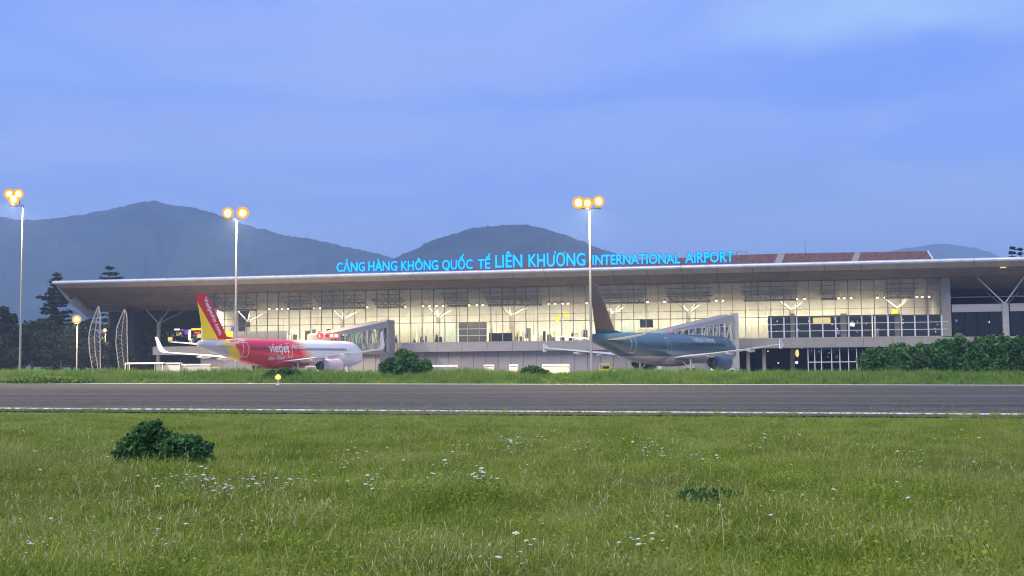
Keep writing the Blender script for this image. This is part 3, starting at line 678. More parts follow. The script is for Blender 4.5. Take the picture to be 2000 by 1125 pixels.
# ------------------------------------------------------------------ jet bridges
def seg_frames(P, Q, n):
    return [P.lerp(Q, i / n) for i in range(n + 1)]
def jet_bridge(label, prt, far_top, far_bot, near_top, near_bot, sf, Yn, wid, red, portal_px):
    jb = thing('jet_bridge', label, 'jet bridge', (0, 0, 0), 0, 'boarding bridges of the terminal')
    A = bl(far_top[0], far_top[1], sf); A = tow(A.x, sf, A.z); Ab = bl(far_bot[0], far_bot[1], sf).z
    B = aty(near_top[0], near_top[1], Yn); Bb = aty(near_bot[0], near_bot[1], Yn).z
    jb.location = (A.x, A.y, 0.03); inv = Vector((A.x, A.y, 0.03))
    dirv = (B - A); dirh = Vector((dirv.x, dirv.y, 0)).normalized(); side = Vector((dirh.y, -dirh.x, 0)); 
    if side.y > 0: side = -side             # side faces the camera
    def pt(t, h, sd):                       # h 0 bottom..1 top
        p = A.lerp(B, t); zt = A.z + (B.z - A.z) * t; zb = Ab + (Bb - Ab) * t
        return Vector((p.x, p.y, 0)) + side * sd + Vector((0, 0, zb + (zt - zb) * h)) - inv
    rings = []
    for h0, h1, nm, m_ in ((0.80, 1.0, 'tunnel_roof', M['bridge_skin']), (0.0, 0.07, 'tunnel_floor', M['bridge_skin'])):
        b = MB(); b.loft([[pt(t_, h0, 0.15), pt(t_, h1, 0.15 if h0 < .5 else 0.0), pt(t_, h1, -wid), pt(t_, h0, -wid)] for t_ in (0, 1)]); b.build(nm, m_, jb)
    n = 11
    for i in range(n):
        t0, t1 = i / n + .006, (i + 1) / n - .006
        b = MB(); b.add([pt(t0, .075, 0), pt(t1, .075, 0), pt(t1, .795, 0), pt(t0, .795, 0)], [(0, 1, 2, 3)]); b.build('glass_pane', M['glass_green'], jb)
        b = MB(); b.add([pt(t0, .075, -wid + .1), pt(t1, .075, -wid + .1), pt(t1, .795, -wid + .1), pt(t0, .795, -wid + .1)], [(0, 1, 2, 3)]); b.build('glass_pane', M['glass_green'], jb)
        b = MB(); b.bar(pt(i / n, .07, .08), pt(i / n, .8, .08), .14, .14); b.build('post', M['bridge_frame'], jb)
        if i % 2 == 0: p_, q_ = pt(i / n, .07, .06), pt((i + 1) / n, .8, .06)
        else: p_, q_ = pt(i / n, .8, .06), pt((i + 1) / n, .07, .06)
        b = MB(); b.bar(p_, q_, .11, .11); b.build('brace', M['bridge_frame'], jb)
    # portal against the building
    b = MB(); z1 = A.z + .25
    x0, x1 = portal_px; pa, pc = bl(x0, 650, sf), bl(x1, 650, sf); ga = tow(pa.x, sf - .6) - inv; gc = tow(pc.x, sf - .6) - inv; gd = tow(pc.x, sf + 4.5) - inv; ge = tow(pa.x, sf + 4.5) - inv
    lo, hi = [Vector((g.x, g.y, 0)) for g in (ga, gc, gd, ge)], [Vector((g.x, g.y, z1 - .03)) for g in (ga, gc, gd, ge)]
    b.loft([lo, hi]); b.build('portal', M['bridge_skin'], jb)
    # rotunda cab at the aircraft end
    C = pt(1, 0, -wid / 2); z0c, z1c = pt(1, 0, 0).z, pt(1, 1, 0).z
    b = MB(); b.lathe([(wid * .62, z0c - .1), (wid * .62, z1c - .2), (wid * .5, z1c + .05)], 18, (C.x, C.y, 0)); b.build('cab', M['bridge_skin'], jb, True)
    b = MB(); b.lathe([(.35, 0), (.35, z0c - .1)], 12, (C.x, C.y, 0)); b.build('support_leg', M['white_metal'], jb, True)
    mid = pt(.55, 0, -wid / 2); b = MB(); b.tube((mid.x, mid.y, 0), (mid.x, mid.y, mid.z), .3, .3, 12); b.build('support_leg', M['white_metal'], jb, True)
    for (rx, ry) in red:
        q = aty(rx, ry, Yn - 3.2) - inv
        b = MB(); b.ball(q, .17, 8); b.build('warning_light', M['red_lit'], jb, True)
    return jb, pt
jb1, pt1 = jet_bridge('grey boarding bridge with green glass sides, sloping down to the red and white airliner', 0, (757, 627), (752, 692), (640, 652), (640, 676), 0.0, 184, 3.2, ((630, 652), (644, 651)), (744, 757))
jb2, pt2 = jet_bridge('grey boarding bridge with green glass sides, sloping down to the dark teal airliner', 0, (1437, 614), (1434, 680), (1305, 646), (1305, 672), -1.0, 173, 3.0, ((1311, 646), (1334, 646)), (1427, 1443))
# red ringed sign on the first cab
q = aty(625, 656, 178) - Vector(jb1.location)
b = MB(); b.lathe([(.55, q.y), (.55, q.y + .12)], 20, (q.x, 0, q.z), 'y'); rs = b.build('gate_sign', M['red_lit'], jb1)
b = MB(); b.lathe([(.38, q.y - .03), (.38, q.y + .02)], 20, (q.x, 0, q.z), 'y'); b.build('sign_face', mat('sign_red', (.5, .03, .03)), rs)
me = text_mesh('5', .6, .02, .01); b = MB(); b.add([(v.co.x + q.x - .2, q.y - .06 - v.co.z, v.co.y + q.z - .22) for v in me.vertices], [tuple(p.vertices) for p in me.polygons]); b.build('numeral', M['white_lit'], rs)
b = MB(); b.cbox((q.x + 1.9, q.y + .1, q.z), (2.2, .12, .8)); b.build('gate_board', M['red_lit'], jb1)
for i in range(3):
    b = MB(); b.cbox((q.x + 1.15 + i * .7, q.y, q.z), (.45, .05, .45)); b.build('board_panel', M['white_lit'] if i else M['duct'], jb1)

# ------------------------------------------------------------------ airliners
def airliner(name, label, tail_px, tail_y_, Yt, theta, L, half, sweep, wfrac, paint, finm, wingm, bellym, winglet, shark_m):
    Pt = aty(tail_px, 680, Yt)
    root = thing(name, label, 'airliner', (Pt.x, Pt.y, 0.03), math.pi / 2 - theta)
    KX = [0, .25, .8, 2, 4, 7, 10, 13, 16, L - 6.2, L - 4.6, L - 3.2, L - 2.2, L - 1.3, L - .6, L - .18, L]
    ZTp = [5.15, 5.42, 5.52, 5.58, 5.66, 5.78, 5.85, 5.87, 5.87, 5.87, 5.84, 5.70, 5.35, 4.72, 4.25, 3.85, 3.45]
    ZBp = [4.75, 4.55, 4.38, 4.10, 3.65, 2.95, 2.30, 1.86, 1.73, 1.73, 1.74, 1.80, 1.92, 2.12, 2.40, 2.78, 3.45]
    WD = [.22, .42, .56, .82, 1.16, 1.56, 1.82, 1.95, 1.98, 1.98, 1.95, 1.84, 1.66, 1.32, .90, .48, .02]
    def sect(x): return float(np.interp(x, KX, ZTp)), float(np.interp(x, KX, ZBp)), float(np.interp(x, KX, WD))
    def surf(x, ang, off=0.0):          # ang from top, positive to starboard (-y)
        zt, zb, wd = sect(x); cz = (zt + zb) / 2; h = (zt - zb) / 2 + off
        return Vector((x, -(wd + off) * math.sin(ang), cz + h * math.cos(ang)))
    def surfz(x, z, side=-1, off=0.012):
        zt, zb, wd = sect(x); cz = (zt + zb) / 2; h = (zt - zb) / 2; c = max(-.999, min(.999, (z - cz) / h)); a_ = math.acos(c)
        return Vector((x, side * (wd + off) * math.sin(a_), cz + (h + off) * math.cos(a_)))
    b = MB(); xs_ = sorted(set([round(v, 3) for v in KX] + [round(v, 3) for v in np.linspace(16, L - 6.2, 10)] + [1.3, 3, 5.5, 8.5, 11.5, L - 5.4, L - 3.9, L - 2.7, L - .95]))
    b.loft([[surf(x, 2 * math.pi * i / 36) for i in range(36)] for x in xs_]); b.build('fuselage', paint, root, True)
    # belly fairing
    b = MB(); xw = L * wfrac
    b.loft([[Vector((xw + a_ * 5.6, -1.95 * w_ * math.sin(2 * math.pi * i / 20) * 1.03, 2.35 + 0.98 * w_ * math.cos(2 * math.pi * i / 20))) for i in range(20)] for a_, w_ in ((-1, .2), (-.85, .6), (-.6, .92), (-.2, 1), (.3, 1), (.7, .9), (.92, .55), (1, .2))]); b.build('belly_fairing', bellym, root, True)
    def foil(c, xle, chord, th, axis):   # ring of an airfoil; c = (y,z) position; axis 'h' thickness along z, 'v' along y
        up = [(0, 0), (.02, .35), (.08, .7), (.25, 1), (.5, .85), (.8, .38), (1, .05)]; dn = [(1, -.05), (.8, -.22), (.5, -.55), (.25, -.7), (.08, -.5), (.02, -.3)]
        r_ = []
        for fx, fz in up + dn:
            t_ = fz * th / 2
            r_.append(Vector((xle - fx * chord, c[0], c[1] + t_)) if axis == 'h' else Vector((xle - fx * chord, c[0] + t_, c[1])))
        return r_
    xle = xw + 4.4
    for sd in (-1, 1):
        tip = xle - sweep - 1.6
        secs = [(1.2, xle, 7.0, 2.55, .85), (2.2, xle - .6, 6.4, 2.62, .75), (6.4, xle - 2.6, 3.9 + .2, 2.98, .48), (11.5, xle - 2.6 - (sweep - 1.0) * .42, 2.7, 3.5, .3), (half - .6, tip + .2, 1.6, 4.12, .17)]
        b = MB(); b.loft([foil((sd * y_, z_), x_, c_, t_, 'h') for y_, x_, c_, z_, t_ in secs] ); wg = b.build('wing', wingm, root, True)
        if winglet > .5:
            b = MB(); b.loft([foil((sd * (half - .6), 4.12), tip + .2, 1.6, .16, 'h'), foil((sd * (half - .1), 4.28), tip - .1, 1.4, .15, 'h'), foil((sd * (half + .22), 4.75), tip - .5, 1.15, .14, 'v'), foil((sd * (half + .5), 4.12 + winglet), tip - 1.5, .55, .08, 'v')]); b.build('winglet', shark_m, wg, True)
        else:
            b = MB(); b.add([(tip + .2, sd * (half - .58), 4.1), (tip - 1.0, sd * (half - .5), 4.75), (tip - 1.6, sd * (half - .5), 4.75), (tip - 1.45, sd * (half - .58), 4.1), (tip - 1.5, sd * (half - .5), 3.55), (tip - .9, sd * (half - .5), 3.55)], [(0, 1, 2, 3), (0, 3, 4, 5)])
            wf = b.build('winglet', shark_m, wg); sm_ = wf.modifiers.new('t', 'SOLIDIFY'); sm_.thickness = .07
        for yy in (6.6, 9.6, 12.8):      # flap track fairings
            xt = xle - 3.0 - (yy - 6.4) * sweep / (half + 2) * .9 - 2.4; zz = 2.98 + (yy - 6.4) * .1 - .3
            b = MB(); b.loft([[Vector((xt + 1.3 * a_, sd * yy + .16 * w_ * math.cos(2 * math.pi * i / 8), zz + .05 + .24 * w_ * math.sin(2 * math.pi * i / 8))) for i in range(8)] for a_, w_ in ((-1.4, .1), (-.8, .6), (0, 1), (.8, .7), (1.3, .15))]); b.build('flap_fairing', wingm, wg, True)
        # flaps line: darker gap plates
        # engine
        ex = xle + 1.3; ey = sd * 5.75; ez = 1.85
        b = MB(); b.lathe([(.72, -4.6), (.98, -3.6), (1.12, -2.2), (1.16, -.8), (1.10, 0), (.98, .12), (.86, -.1), (.82, -.9)], 22, (ex, ey, ez), 'x', False, False)
        en = b.build('engine', wingm if shark_m is None else paint if False else M['nacelle_' + name], root, True)
        b = MB(); b.lathe([(.66, -4.3), (.55, -4.9), (.42, -5.3)], 18, (ex, ey, ez), 'x', False, False); b.lathe([(.80, -1.0), (.25, -.9), (.02, -.4)], 18, (ex, ey, ez), 'x', True, False); b.lathe([(.36, -4.9), (.05, -5.75)], 12, (ex, ey, ez), 'x'); b.lathe([(.70, -4.4), (.3, -4.4)], 18, (ex, ey, ez), 'x', False, True); b.build('nozzle', M['steel_dark'], en, True)
        b = MB(); b.loft([foil((ey, ez + .95), ex - .6, 4.6, .35, 'v'), foil((ey, 2.86), ex - 1.7, 4.2, .3, 'v')]); b.build('pylon', wingm, root, True)
        # tailplane
        secs = [(.5, 6.2, 3.6, 4.75, .35), (1.3, 5.7, 3.2, 4.85, .3), (6.1, 2.6, 1.5, 5.35, .14), (6.25, 2.3, .9, 5.37, .06)]
        b = MB(); b.loft([foil((sd * y_, z_), x_, c_, t_, 'h') for y_, x_, c_, z_, t_ in secs]); b.build('tailplane', wingm, root, True)
        # main gear
        gx = xw - 1.6; gy = sd * 3.8
        g = MB(); g.tube((gx, gy, .55), (gx, gy, 2.6), .13, .16, 10); g.tube((gx + .1, gy * .6, 2.3), (gx, gy, 1.0), .06, .06, 6); go = g.build('main_gear', M['steel'], root, True)
        for wy in (-.42, .42):
            g = MB(); g.lathe([(.35, -.2), (.54, -.17), (.58, 0), (.54, .17), (.35, .2)], 18, (gx, gy + wy, .58), 'y'); g.build('wheel', M['black'], go, True)
    # fin
    zf = 5.45
    secs = [(zf - .3, 7.7, 6.5, .42), (zf + .35, 6.2, 5.1, .36), (zf + 3.2, 4.15, 3.75, .26), (11.35, 2.15, 2.5, .18), (11.73, 1.75, 2.1, .1)]
    b = MB(); b.loft([foil((0, z_), x_, c_, t_, 'v') for z_, x_, c_, t_ in secs]); fin = b.build('fin', finm, root, True)
    # dorsal fillet
    b = MB(); b.loft([foil((0, 5.6), 10.0, 4.2, .24, 'v'), foil((0, zf + .6), 6.4, 1.2, .12, 'v')]); b.build('dorsal_fillet', paint, root, True)
    # nose gear
    gx = L - 5.0; g = MB(); g.tube((gx, 0, .4), (gx, 0, 2.0), .1, .12, 8); go = g.build('nose_gear', M['steel'], root, True)
    for wy in (-.25, .25):
        g = MB(); g.lathe([(.25, -.1), (.38, -.08), (.38, .08), (.25, .1)], 16, (gx, wy, .38), 'y'); g.build('wheel', M['black'], go, True)
    # cabin windows: one joined strip of tiny panes on both sides
    b = MB()
    for sd in (-1, 1):
        x = 9.2
        while x < L - 7.2:
            b.add([surfz(x, 4.2, sd, .014), surfz(x + .30, 4.2, sd, .014), surfz(x + .30, 4.62, sd, .014), surfz(x, 4.62, sd, .014)], [(0, 1, 2, 3)]); x += .53
    wn = b.build('cabin_windows', M['winglass'], root, False, ); wn['kind'] = 'stuff'
    b = MB()
    for sd in (-1, 1):
        for x0, x1, z0, z1 in ((L - 2.55, L - 2.05, 4.5, 5.0), (L - 2.0, L - 1.6, 4.42, 4.85)):
            b.add([surfz(x0, z0, sd), surfz(x1, z0, sd), surfz(x1, z1, sd), surfz(x0, z1, sd)], [(0, 1, 2, 3)])
    b.build('cockpit_windows', M['winglass'], root)
    def patch(x0, x1, z0, z1, off, m_, nm, sd=-1, nx=4, nz_=10):
        b = MB(); vs = [surfz(x0 + (x1 - x0) * i / nx, z0 + (z1 - z0) * j / nz_, sd, off) for i in range(nx + 1) for j in range(nz_ + 1)]
        b.add(vs, [(i * (nz_ + 1) + j, (i + 1) * (nz_ + 1) + j, (i + 1) * (nz_ + 1) + j + 1, i * (nz_ + 1) + j + 1) for i in range(nx) for j in range(nz_)]); return b.build(nm, m_, root, True)
    for x in (7.7, 17.5, L - 6.6):
        for sd in (-1, 1):
            d = patch(x - .12, x + 1.0, 3.18, 5.28, .010, M['doorline_' + name], 'door', sd)
            b = MB(); nx, nz_ = 4, 10; x0, x1, z0, z1 = x - .02, x + .90, 3.27, 5.19
            vs = [surfz(x0 + (x1 - x0) * i / nx, z0 + (z1 - z0) * j / nz_, sd, .018) for i in range(nx + 1) for j in range(nz_ + 1)]
            b.add(vs, [(i * (nz_ + 1) + j, (i + 1) * (nz_ + 1) + j, (i + 1) * (nz_ + 1) + j + 1, i * (nz_ + 1) + j + 1) for i in range(nx) for j in range(nz_)]); b.build('door_panel', paint, d, True)
    def wrap_text(body, size, x, z, m_, nm, ital=0.0, off=.022, bold=.01, stretch=1.0):
        me = text_mesh(body, size, bold * size, 0.0); bmx = bmesh.new(); bmx.from_mesh(me)
        bmesh.ops.triangulate(bmx, faces=bmx.faces); bmesh.ops.subdivide_edges(bmx, edges=[e for e in bmx.edges if e.calc_length() > .25], cuts=2)
        for v in bmx.verts:
            X = x + (v.co.x + v.co.y * ital) * stretch; Z = z + v.co.y; v.co = surfz(X, Z, -1, off)
        bmx.to_mesh(me); bmx.free(); me.materials.append(m_); return link(bpy.data.objects.new(nm, me), root)
    def fin_text(body, size, x, z, ang, m_):
        me = text_mesh(body, size, .02 * size, 0.01); ca, sa = math.cos(ang), math.sin(ang)
        for v in me.vertices:
            X = x + v.co.x * ca - v.co.y * sa; Z = z + v.co.x * sa + v.co.y * ca; v.co = Vector((X, -.235 + (Z - 6) * .016 - v.co.z, Z))
        me.materials.append(m_); o2 = bpy.data.objects.new('lettering', me); return link(o2, fin)
    return root, surfz, wrap_text, fin_text, fin

def livery_mat(name, stops, lowc=None, lowz=2.6, belly_line=None, rough=0.3, slant=0.0):
    # colour bands along the body (object x, slanted by z), belly colour below lowz
    m = bpy.data.materials.new(name); m.use_nodes = True; t = m.node_tree; p = t.nodes['Principled BSDF']; p.inputs['Roughness'].default_value = rough
    p.inputs['Coat Weight'].default_value = 0.3
    tcn = N(t, 'ShaderNodeTexCoord'); s_ = N(t, 'ShaderNodeSeparateXYZ'); t.links.new(tcn.outputs['Object'], s_.inputs[0])
    sl_ = N(t, 'ShaderNodeMath', operation='MULTIPLY_ADD'); sl_.inputs[1].default_value = slant; t.links.new(s_.outputs['Z'], sl_.inputs[0]); t.links.new(s_.outputs['X'], sl_.inputs[2])
    nz_ = N(t, 'ShaderNodeTexNoise'); nz_.inputs['Scale'].default_value = .8; nz_.inputs['Detail'].default_value = 6; t.links.new(tcn.outputs['Object'], nz_.inputs['Vector'])
    jj = N(t, 'ShaderNodeMath', operation='MULTIPLY_ADD'); jj.inputs[1].default_value = .9; t.links.new(nz_.outputs['Fac'], jj.inputs[0]); t.links.new(sl_.outputs[0], jj.inputs[2])
    mr = N(t, 'ShaderNodeMapRange'); mr.inputs['From Min'].default_value = 0; mr.inputs['From Max'].default_value = 50; t.links.new(jj.outputs[0], mr.inputs['Value'])
    r = N(t, 'ShaderNodeValToRGB'); e_ = r.color_ramp.elements
    e_[0].position = stops[0][0] / 50; e_[0].color = stops[0][1] + (1,); e_[1].position = stops[-1][0] / 50; e_[1].color = stops[-1][1] + (1,)
    for x, c in stops[1:-1]: q_ = e_.new(x / 50); q_.color = c + (1,)
    t.links.new(mr.outputs[0], r.inputs[0]); last = r.outputs[0]
    def below(z, c, src, soft=.06):
        g = N(t, 'ShaderNodeMapRange'); g.inputs['From Min'].default_value = z - soft; g.inputs['From Max'].default_value = z + soft; t.links.new(s_.outputs['Z'], g.inputs['Value'])
        x = N(t, 'ShaderNodeMix', data_type='RGBA'); x.inputs['A'].default_value = c + (1,); t.links.new(g.outputs[0], x.inputs['Factor']); t.links.new(src, x.inputs['B']); return x.outputs['Result']
    if belly_line: last = below(lowz + .09, belly_line, last, .01)
    if lowc: last = below(lowz, lowc, last, .01)
    # grime
    gm = N(t, 'ShaderNodeMix', data_type='RGBA', blend_type='MULTIPLY'); gm.inputs['Factor'].default_value = .16
    mpn = N(t, 'ShaderNodeMapping'); mpn.inputs['Scale'].default_value = (.25, 1, 2.2); t.links.new(tcn.outputs['Object'], mpn.inputs[0])
    n2 = N(t, 'ShaderNodeTexNoise'); n2.inputs['Scale'].default_value = 2.5; n2.inputs['Detail'].default_value = 7; t.links.new(mpn.outputs[0], n2.inputs['Vector'])
    t.links.new(last, gm.inputs['A']); t.links.new(n2.outputs['Color'], gm.inputs['B']); t.links.new(gm.outputs['Result'], p.inputs['Base Color'])
    return m
WH = (.90, .88, .85); RED = (.62, .018, .022); YEL = (.85, .62, .02)
M['steel_dark'] = mat('nozzle_metal', (.16, .15, .14), .4, .7)
M['winglass'] = mat('cabin_glass', (.03, .035, .04), .15)
M['wing_white'] = mat('wing_white', (.80, .80, .82), .35, 0, .08, 1)
M['wing_grey'] = mat('wing_grey', (.66, .65, .64), .35, 0, .1, 1)
M['nacelle_red_airliner'] = mat('nacelle_pale', (.70, .55, .52), .35)
M['nacelle_teal_airliner'] = mat('nacelle_blue', (.07, .11, .15), .35)
M['doorline_red_airliner'] = mat('door_outline_pale', (.70, .60, .55), .4)
M['doorline_teal_airliner'] = mat('door_outline_grey', (.30, .42, .46), .4)
M['red_body'] = livery_mat('red_livery', [(0, (.42, .42, .52)), (9.2, (.46, .46, .54)), (9.5, YEL), (11.0, YEL), (11.2, RED), (24.6, RED), (25.8, (.85, .25, .12)), (26.8, (.90, .62, .42)), (28.0, WH), (49, WH)], slant=.95)
M['fin_red'] = None
def finpaint():
    m = bpy.data.materials.new('fin_red_yellow'); m.use_nodes = True; t = m.node_tree; p = t.nodes['Principled BSDF']; p.inputs['Roughness'].default_value = .35
    tcn = N(t, 'ShaderNodeTexCoord'); s_ = N(t, 'ShaderNodeSeparateXYZ'); t.links.new(tcn.outputs['Object'], s_.inputs[0])
    a_ = N(t, 'ShaderNodeMath', operation='MULTIPLY_ADD'); a_.inputs[1].default_value = .84; t.links.new(s_.outputs['Z'], a_.inputs[0]); t.links.new(s_.outputs['X'], a_.inputs[2])
    g = N(t, 'ShaderNodeMath', operation='GREATER_THAN'); g.inputs[1].default_value = 8.8; t.links.new(a_.outputs[0], g.inputs[0])
    x = N(t, 'ShaderNodeMix', data_type='RGBA'); x.inputs['A'].default_value = (.90, .66, .01, 1); x.inputs['B'].default_value = RED + (1,); t.links.new(g.outputs[0], x.inputs['Factor']); t.links.new(x.outputs['Result'], p.inputs['Base Color'])
    return m
M['fin_red'] = finpaint()
M['teal_body'] = livery_mat('teal_livery', [(0, (.022, .062, .080)), (20, (.034, .084, .108)), (49, (.085, .165, .20))], lowc=(.22, .21, .20), lowz=2.62, belly_line=(.62, .62, .60))
M['fin_teal'] = livery_mat('teal_fin', [(0, (.115, .072, .042)), (20, (.11, .07, .045)), (49, (.03, .05, .06))], lowc=(.02, .06, .075), lowz=6.1)
M['belly_grey'] = mat('belly_grey', (.24, .23, .22), .5, 0, .15, 1)
M['belly_red'] = mat('belly_red', (.45, .05, .04), .4, 0, .2, 1)

ra, sz1, wt1, ft1, fin1 = airliner('red_airliner', 'red, white and yellow jet airliner parked at the left boarding bridge', 386, 0, 151, R(25), 40.0, 19.6, 6.0, .475, M['red_body'], M['fin_red'], M['wing_white'], M['belly_red'], 2.4, M['wing_white'])
wt1('vietjet', 1.9, 13.0, 3.9, M['vehicle_white'], 'lettering', .18); wt1('Air.com', 1.15, 18.6, 4.45, M['vehicle_white'], 'lettering', .18)
wt1('Enjoy Flying!', .72, 13.0, 2.85, M['vehicle_white'], 'lettering', .2, bold=.02)
ft1('VietJetAir.com', .98, .95, 11.0, R(-56), M['vehicle_white'])
ta, sz2, wt2, ft2, fin2 = airliner('teal_airliner', 'dark teal jet airliner with grey belly parked at the right boarding bridge', 1155, 0, 137, R(33), 44.5, 18.0, 6.2, .50, M['teal_body'], M['fin_teal'], M['wing_grey'], M['belly_grey'], .2, M['wing_grey'])
wt2('Vietnam Airlines', 1.15, 26.5, 4.75, mat('pale_gold', (.55, .55, .50)), 'lettering', 0.05)

# ------------------------------------------------------------------ floodlight masts
def light_at(parent, loc, energy, col=(1, .76, .42), r_=.4):
    L = bpy.data.lights.new('lamp_light', 'SPOT'); L.energy = energy * 3.0; L.color = col; L.shadow_soft_size = .05; L.spot_size = R(165); L.spot_blend = .5
    o = bpy.data.objects.new('lamp_light', L); link(o, parent); o.location = loc; o.rotation_euler = (R(-12), 0, 0)
def mast(label, px, Y, top_y, heads, pxtop, r_=.16, energy=9000, nm='floodlight_mast', core=.42):
    base = aty(px, 700, Y); gzv = gz(base.x, Y) if Y < 150 else 0.03
    o = thing(nm, label, 'floodlight' if nm == 'floodlight_mast' else 'street lamp', (base.x, Y, gzv), 0, 'floodlight masts round the apron' if nm == 'floodlight_mast' else None)
    tp = aty(pxtop, top_y, Y); h = tp.z - gzv; dx = 0
    b = MB(); b.lathe([(r_ * 1.5, 0), (r_ * 1.5, .2), (r_ * 1.1, .25), (r_, 1), (r_ * .6, h)], 12); b.build('pole', M['steel'], o, True)
    hh = []
    for hx, hy in heads:
        q = aty(hx, hy, Y - .5) - Vector((base.x, Y, gzv)); hh.append(q)
    if len(hh) > 1:
        b = MB(); b.bar((min(q.x for q in hh) - .3, 0, h - .15), (max(q.x for q in hh) + .3, 0, h - .15), .12, .12); b.build('crossarm', M['steel'], o)
    core0 = core
    for q in hh:
        core = core0 * random.uniform(.85, 1.2)
        b = MB(); b.loft([[Vector((q.x + a_ * core, q.y + .02, q.z + c_ * core * .9)) for a_, c_ in ((-1, -1), (1, -1), (1, 1), (-1, 1))], [Vector((q.x + a_ * core * .6, q.y + .4, q.z + c_ * core * .5)) for a_, c_ in ((-1, -1), (1, -1), (1, 1), (-1, 1))]])
        hd = b.build('lamp_head', M['steel'], o)
        b = MB(); b.ball((q.x, q.y - .04, q.z), (core * .92, .2, core * random.uniform(.85, 1.1)), 12); b.build('lamp_glass', M['flood_white'], hd, True)
        b = MB(); b.lathe([(core * .7, q.y + .02), (core * 1.5, q.y - .16), (core * 1.54, q.y + .04), (core * .7, q.y + .08)], 20, (q.x, 0, q.z), 'y', False, False); b.build('glow_ring', M['flood'], hd, True)  # emissive ring added to imitate the orange glow around the lamp
        b = MB(); b.bar((q.x, q.y + .2, q.z), (q.x, 0, h - .15), .08, .08); b.build('bracket', M['steel'], hd)
    c = sum(hh, Vector()) / len(hh)
    light_at(o, (c.x, c.y - .35, min(q.z for q in hh) - core * 1.3), energy); return o
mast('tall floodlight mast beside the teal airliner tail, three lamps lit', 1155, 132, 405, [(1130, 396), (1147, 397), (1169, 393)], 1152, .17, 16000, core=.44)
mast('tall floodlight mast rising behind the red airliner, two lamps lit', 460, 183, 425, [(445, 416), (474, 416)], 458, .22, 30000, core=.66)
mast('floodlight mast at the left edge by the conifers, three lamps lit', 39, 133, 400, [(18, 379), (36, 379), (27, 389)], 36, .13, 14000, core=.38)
mast('low street lamp glowing amber in front of the big conifer', 150, 165, 632, [(150, 624)], 150, .09, 5000, 'street_lamp', .5)
mast('small far street lamp glowing amber beside the terminal porch', 205, 215, 652, [(205, 645)], 205, .09, 700, 'street_lamp', .25)

# ------------------------------------------------------------------ bowed lattice pylons at the porch
def lattice(label, chords, Y):
    c0 = aty(chords[-1][-1][0], chords[-1][-1][1], Y); o = thing('lattice_pylon', label, 'pylon', (c0.x, Y, 0.03), 0, 'bowed lattice pylons by the porch')
    P = []
    for ci, ch in enumerate(chords):
        ys_ = [p_[1] for p_ in ch]; xs_ = [p_[0] for p_ in ch]; pts = []
        for k in range(15):
            y_ = ys_[0] + (ys_[-1] - ys_[0]) * k / 14; x_ = float(np.interp(y_, ys_, xs_)); q = aty(x_, y_, Y + (1.2 if ci == 1 else 0)) - Vector((c0.x, Y, .03))
            if k == 14: q.z = 0
            pts.append(q)
        b = MB()
        for k in range(14): b.tube(pts[k], pts[k + 1], .085, .085, 6)
        b.build('chord', M['steel'], o, True); P.append(pts)
    for k in range(1, 14):
        for a_, c_ in ((0, 1), (1, 2)):
            b = MB(); b.tube(P[a_][k], P[c_][k], .03, .03, 4); b.tube(P[a_][k], P[c_][min(14, k + 1)], .03, .03, 4); b.build('rung', M['steel'], o)
lattice('white bowed lattice pylon nearest the big conifer', [[(191, 600), (184, 618), (177, 636), (173, 660), (175, 690), (181, 722)], [(194, 600), (188, 630), (184, 660), (186, 690), (192, 722)], [(192, 598), (196, 612), (195, 650), (196, 722)]], 196)
lattice('white bowed lattice pylon nearest the terminal porch', [[(242, 605), (235, 622), (228, 640), (226, 670), (229, 695), (233, 722)], [(244, 605), (240, 630), (237, 660), (239, 690), (244, 722)], [(243, 603), (248, 615), (248, 650), (250, 722)]], 200)

# ------------------------------------------------------------------ foliage makers
def leaf_mesh(name, centers, sizes, m_, asp=1.7, flat=None, rng=None):
    rng = rng or np.random; n = len(centers); c = np.asarray(centers, float); s = np.asarray(sizes, float)[:, None]
    a = rng.normal(size=(n, 3)); a /= np.linalg.norm(a, axis=1)[:, None]
    if flat is not None: a[:, 2] *= flat; a /= np.linalg.norm(a, axis=1)[:, None]
    b_ = rng.normal(size=(n, 3)); b_ = np.cross(a, b_); b_ /= np.linalg.norm(b_, axis=1)[:, None]
    v = np.empty((n, 4, 3)); v[:, 0] = c - a * s * asp * .5; v[:, 1] = c + b_ * s * .5; v[:, 2] = c + a * s * asp * .5; v[:, 3] = c - b_ * s * .5
    me = bpy.data.meshes.new(name); me.vertices.add(4 * n); me.vertices.foreach_set('co', v.ravel())
    me.loops.add(4 * n); me.loops.foreach_set('vertex_index', np.arange(4 * n)); me.polygons.add(n); me.polygons.foreach_set('loop_start', np.arange(n) * 4); me.polygons.foreach_set('loop_total', np.full(n, 4))
    at = me.attributes.new('tint', 'FLOAT', 'FACE'); at.data.foreach_set('value', rng.random(n).astype(np.float32))
    me.materials.append(m_); me.update(); me.validate(); return me
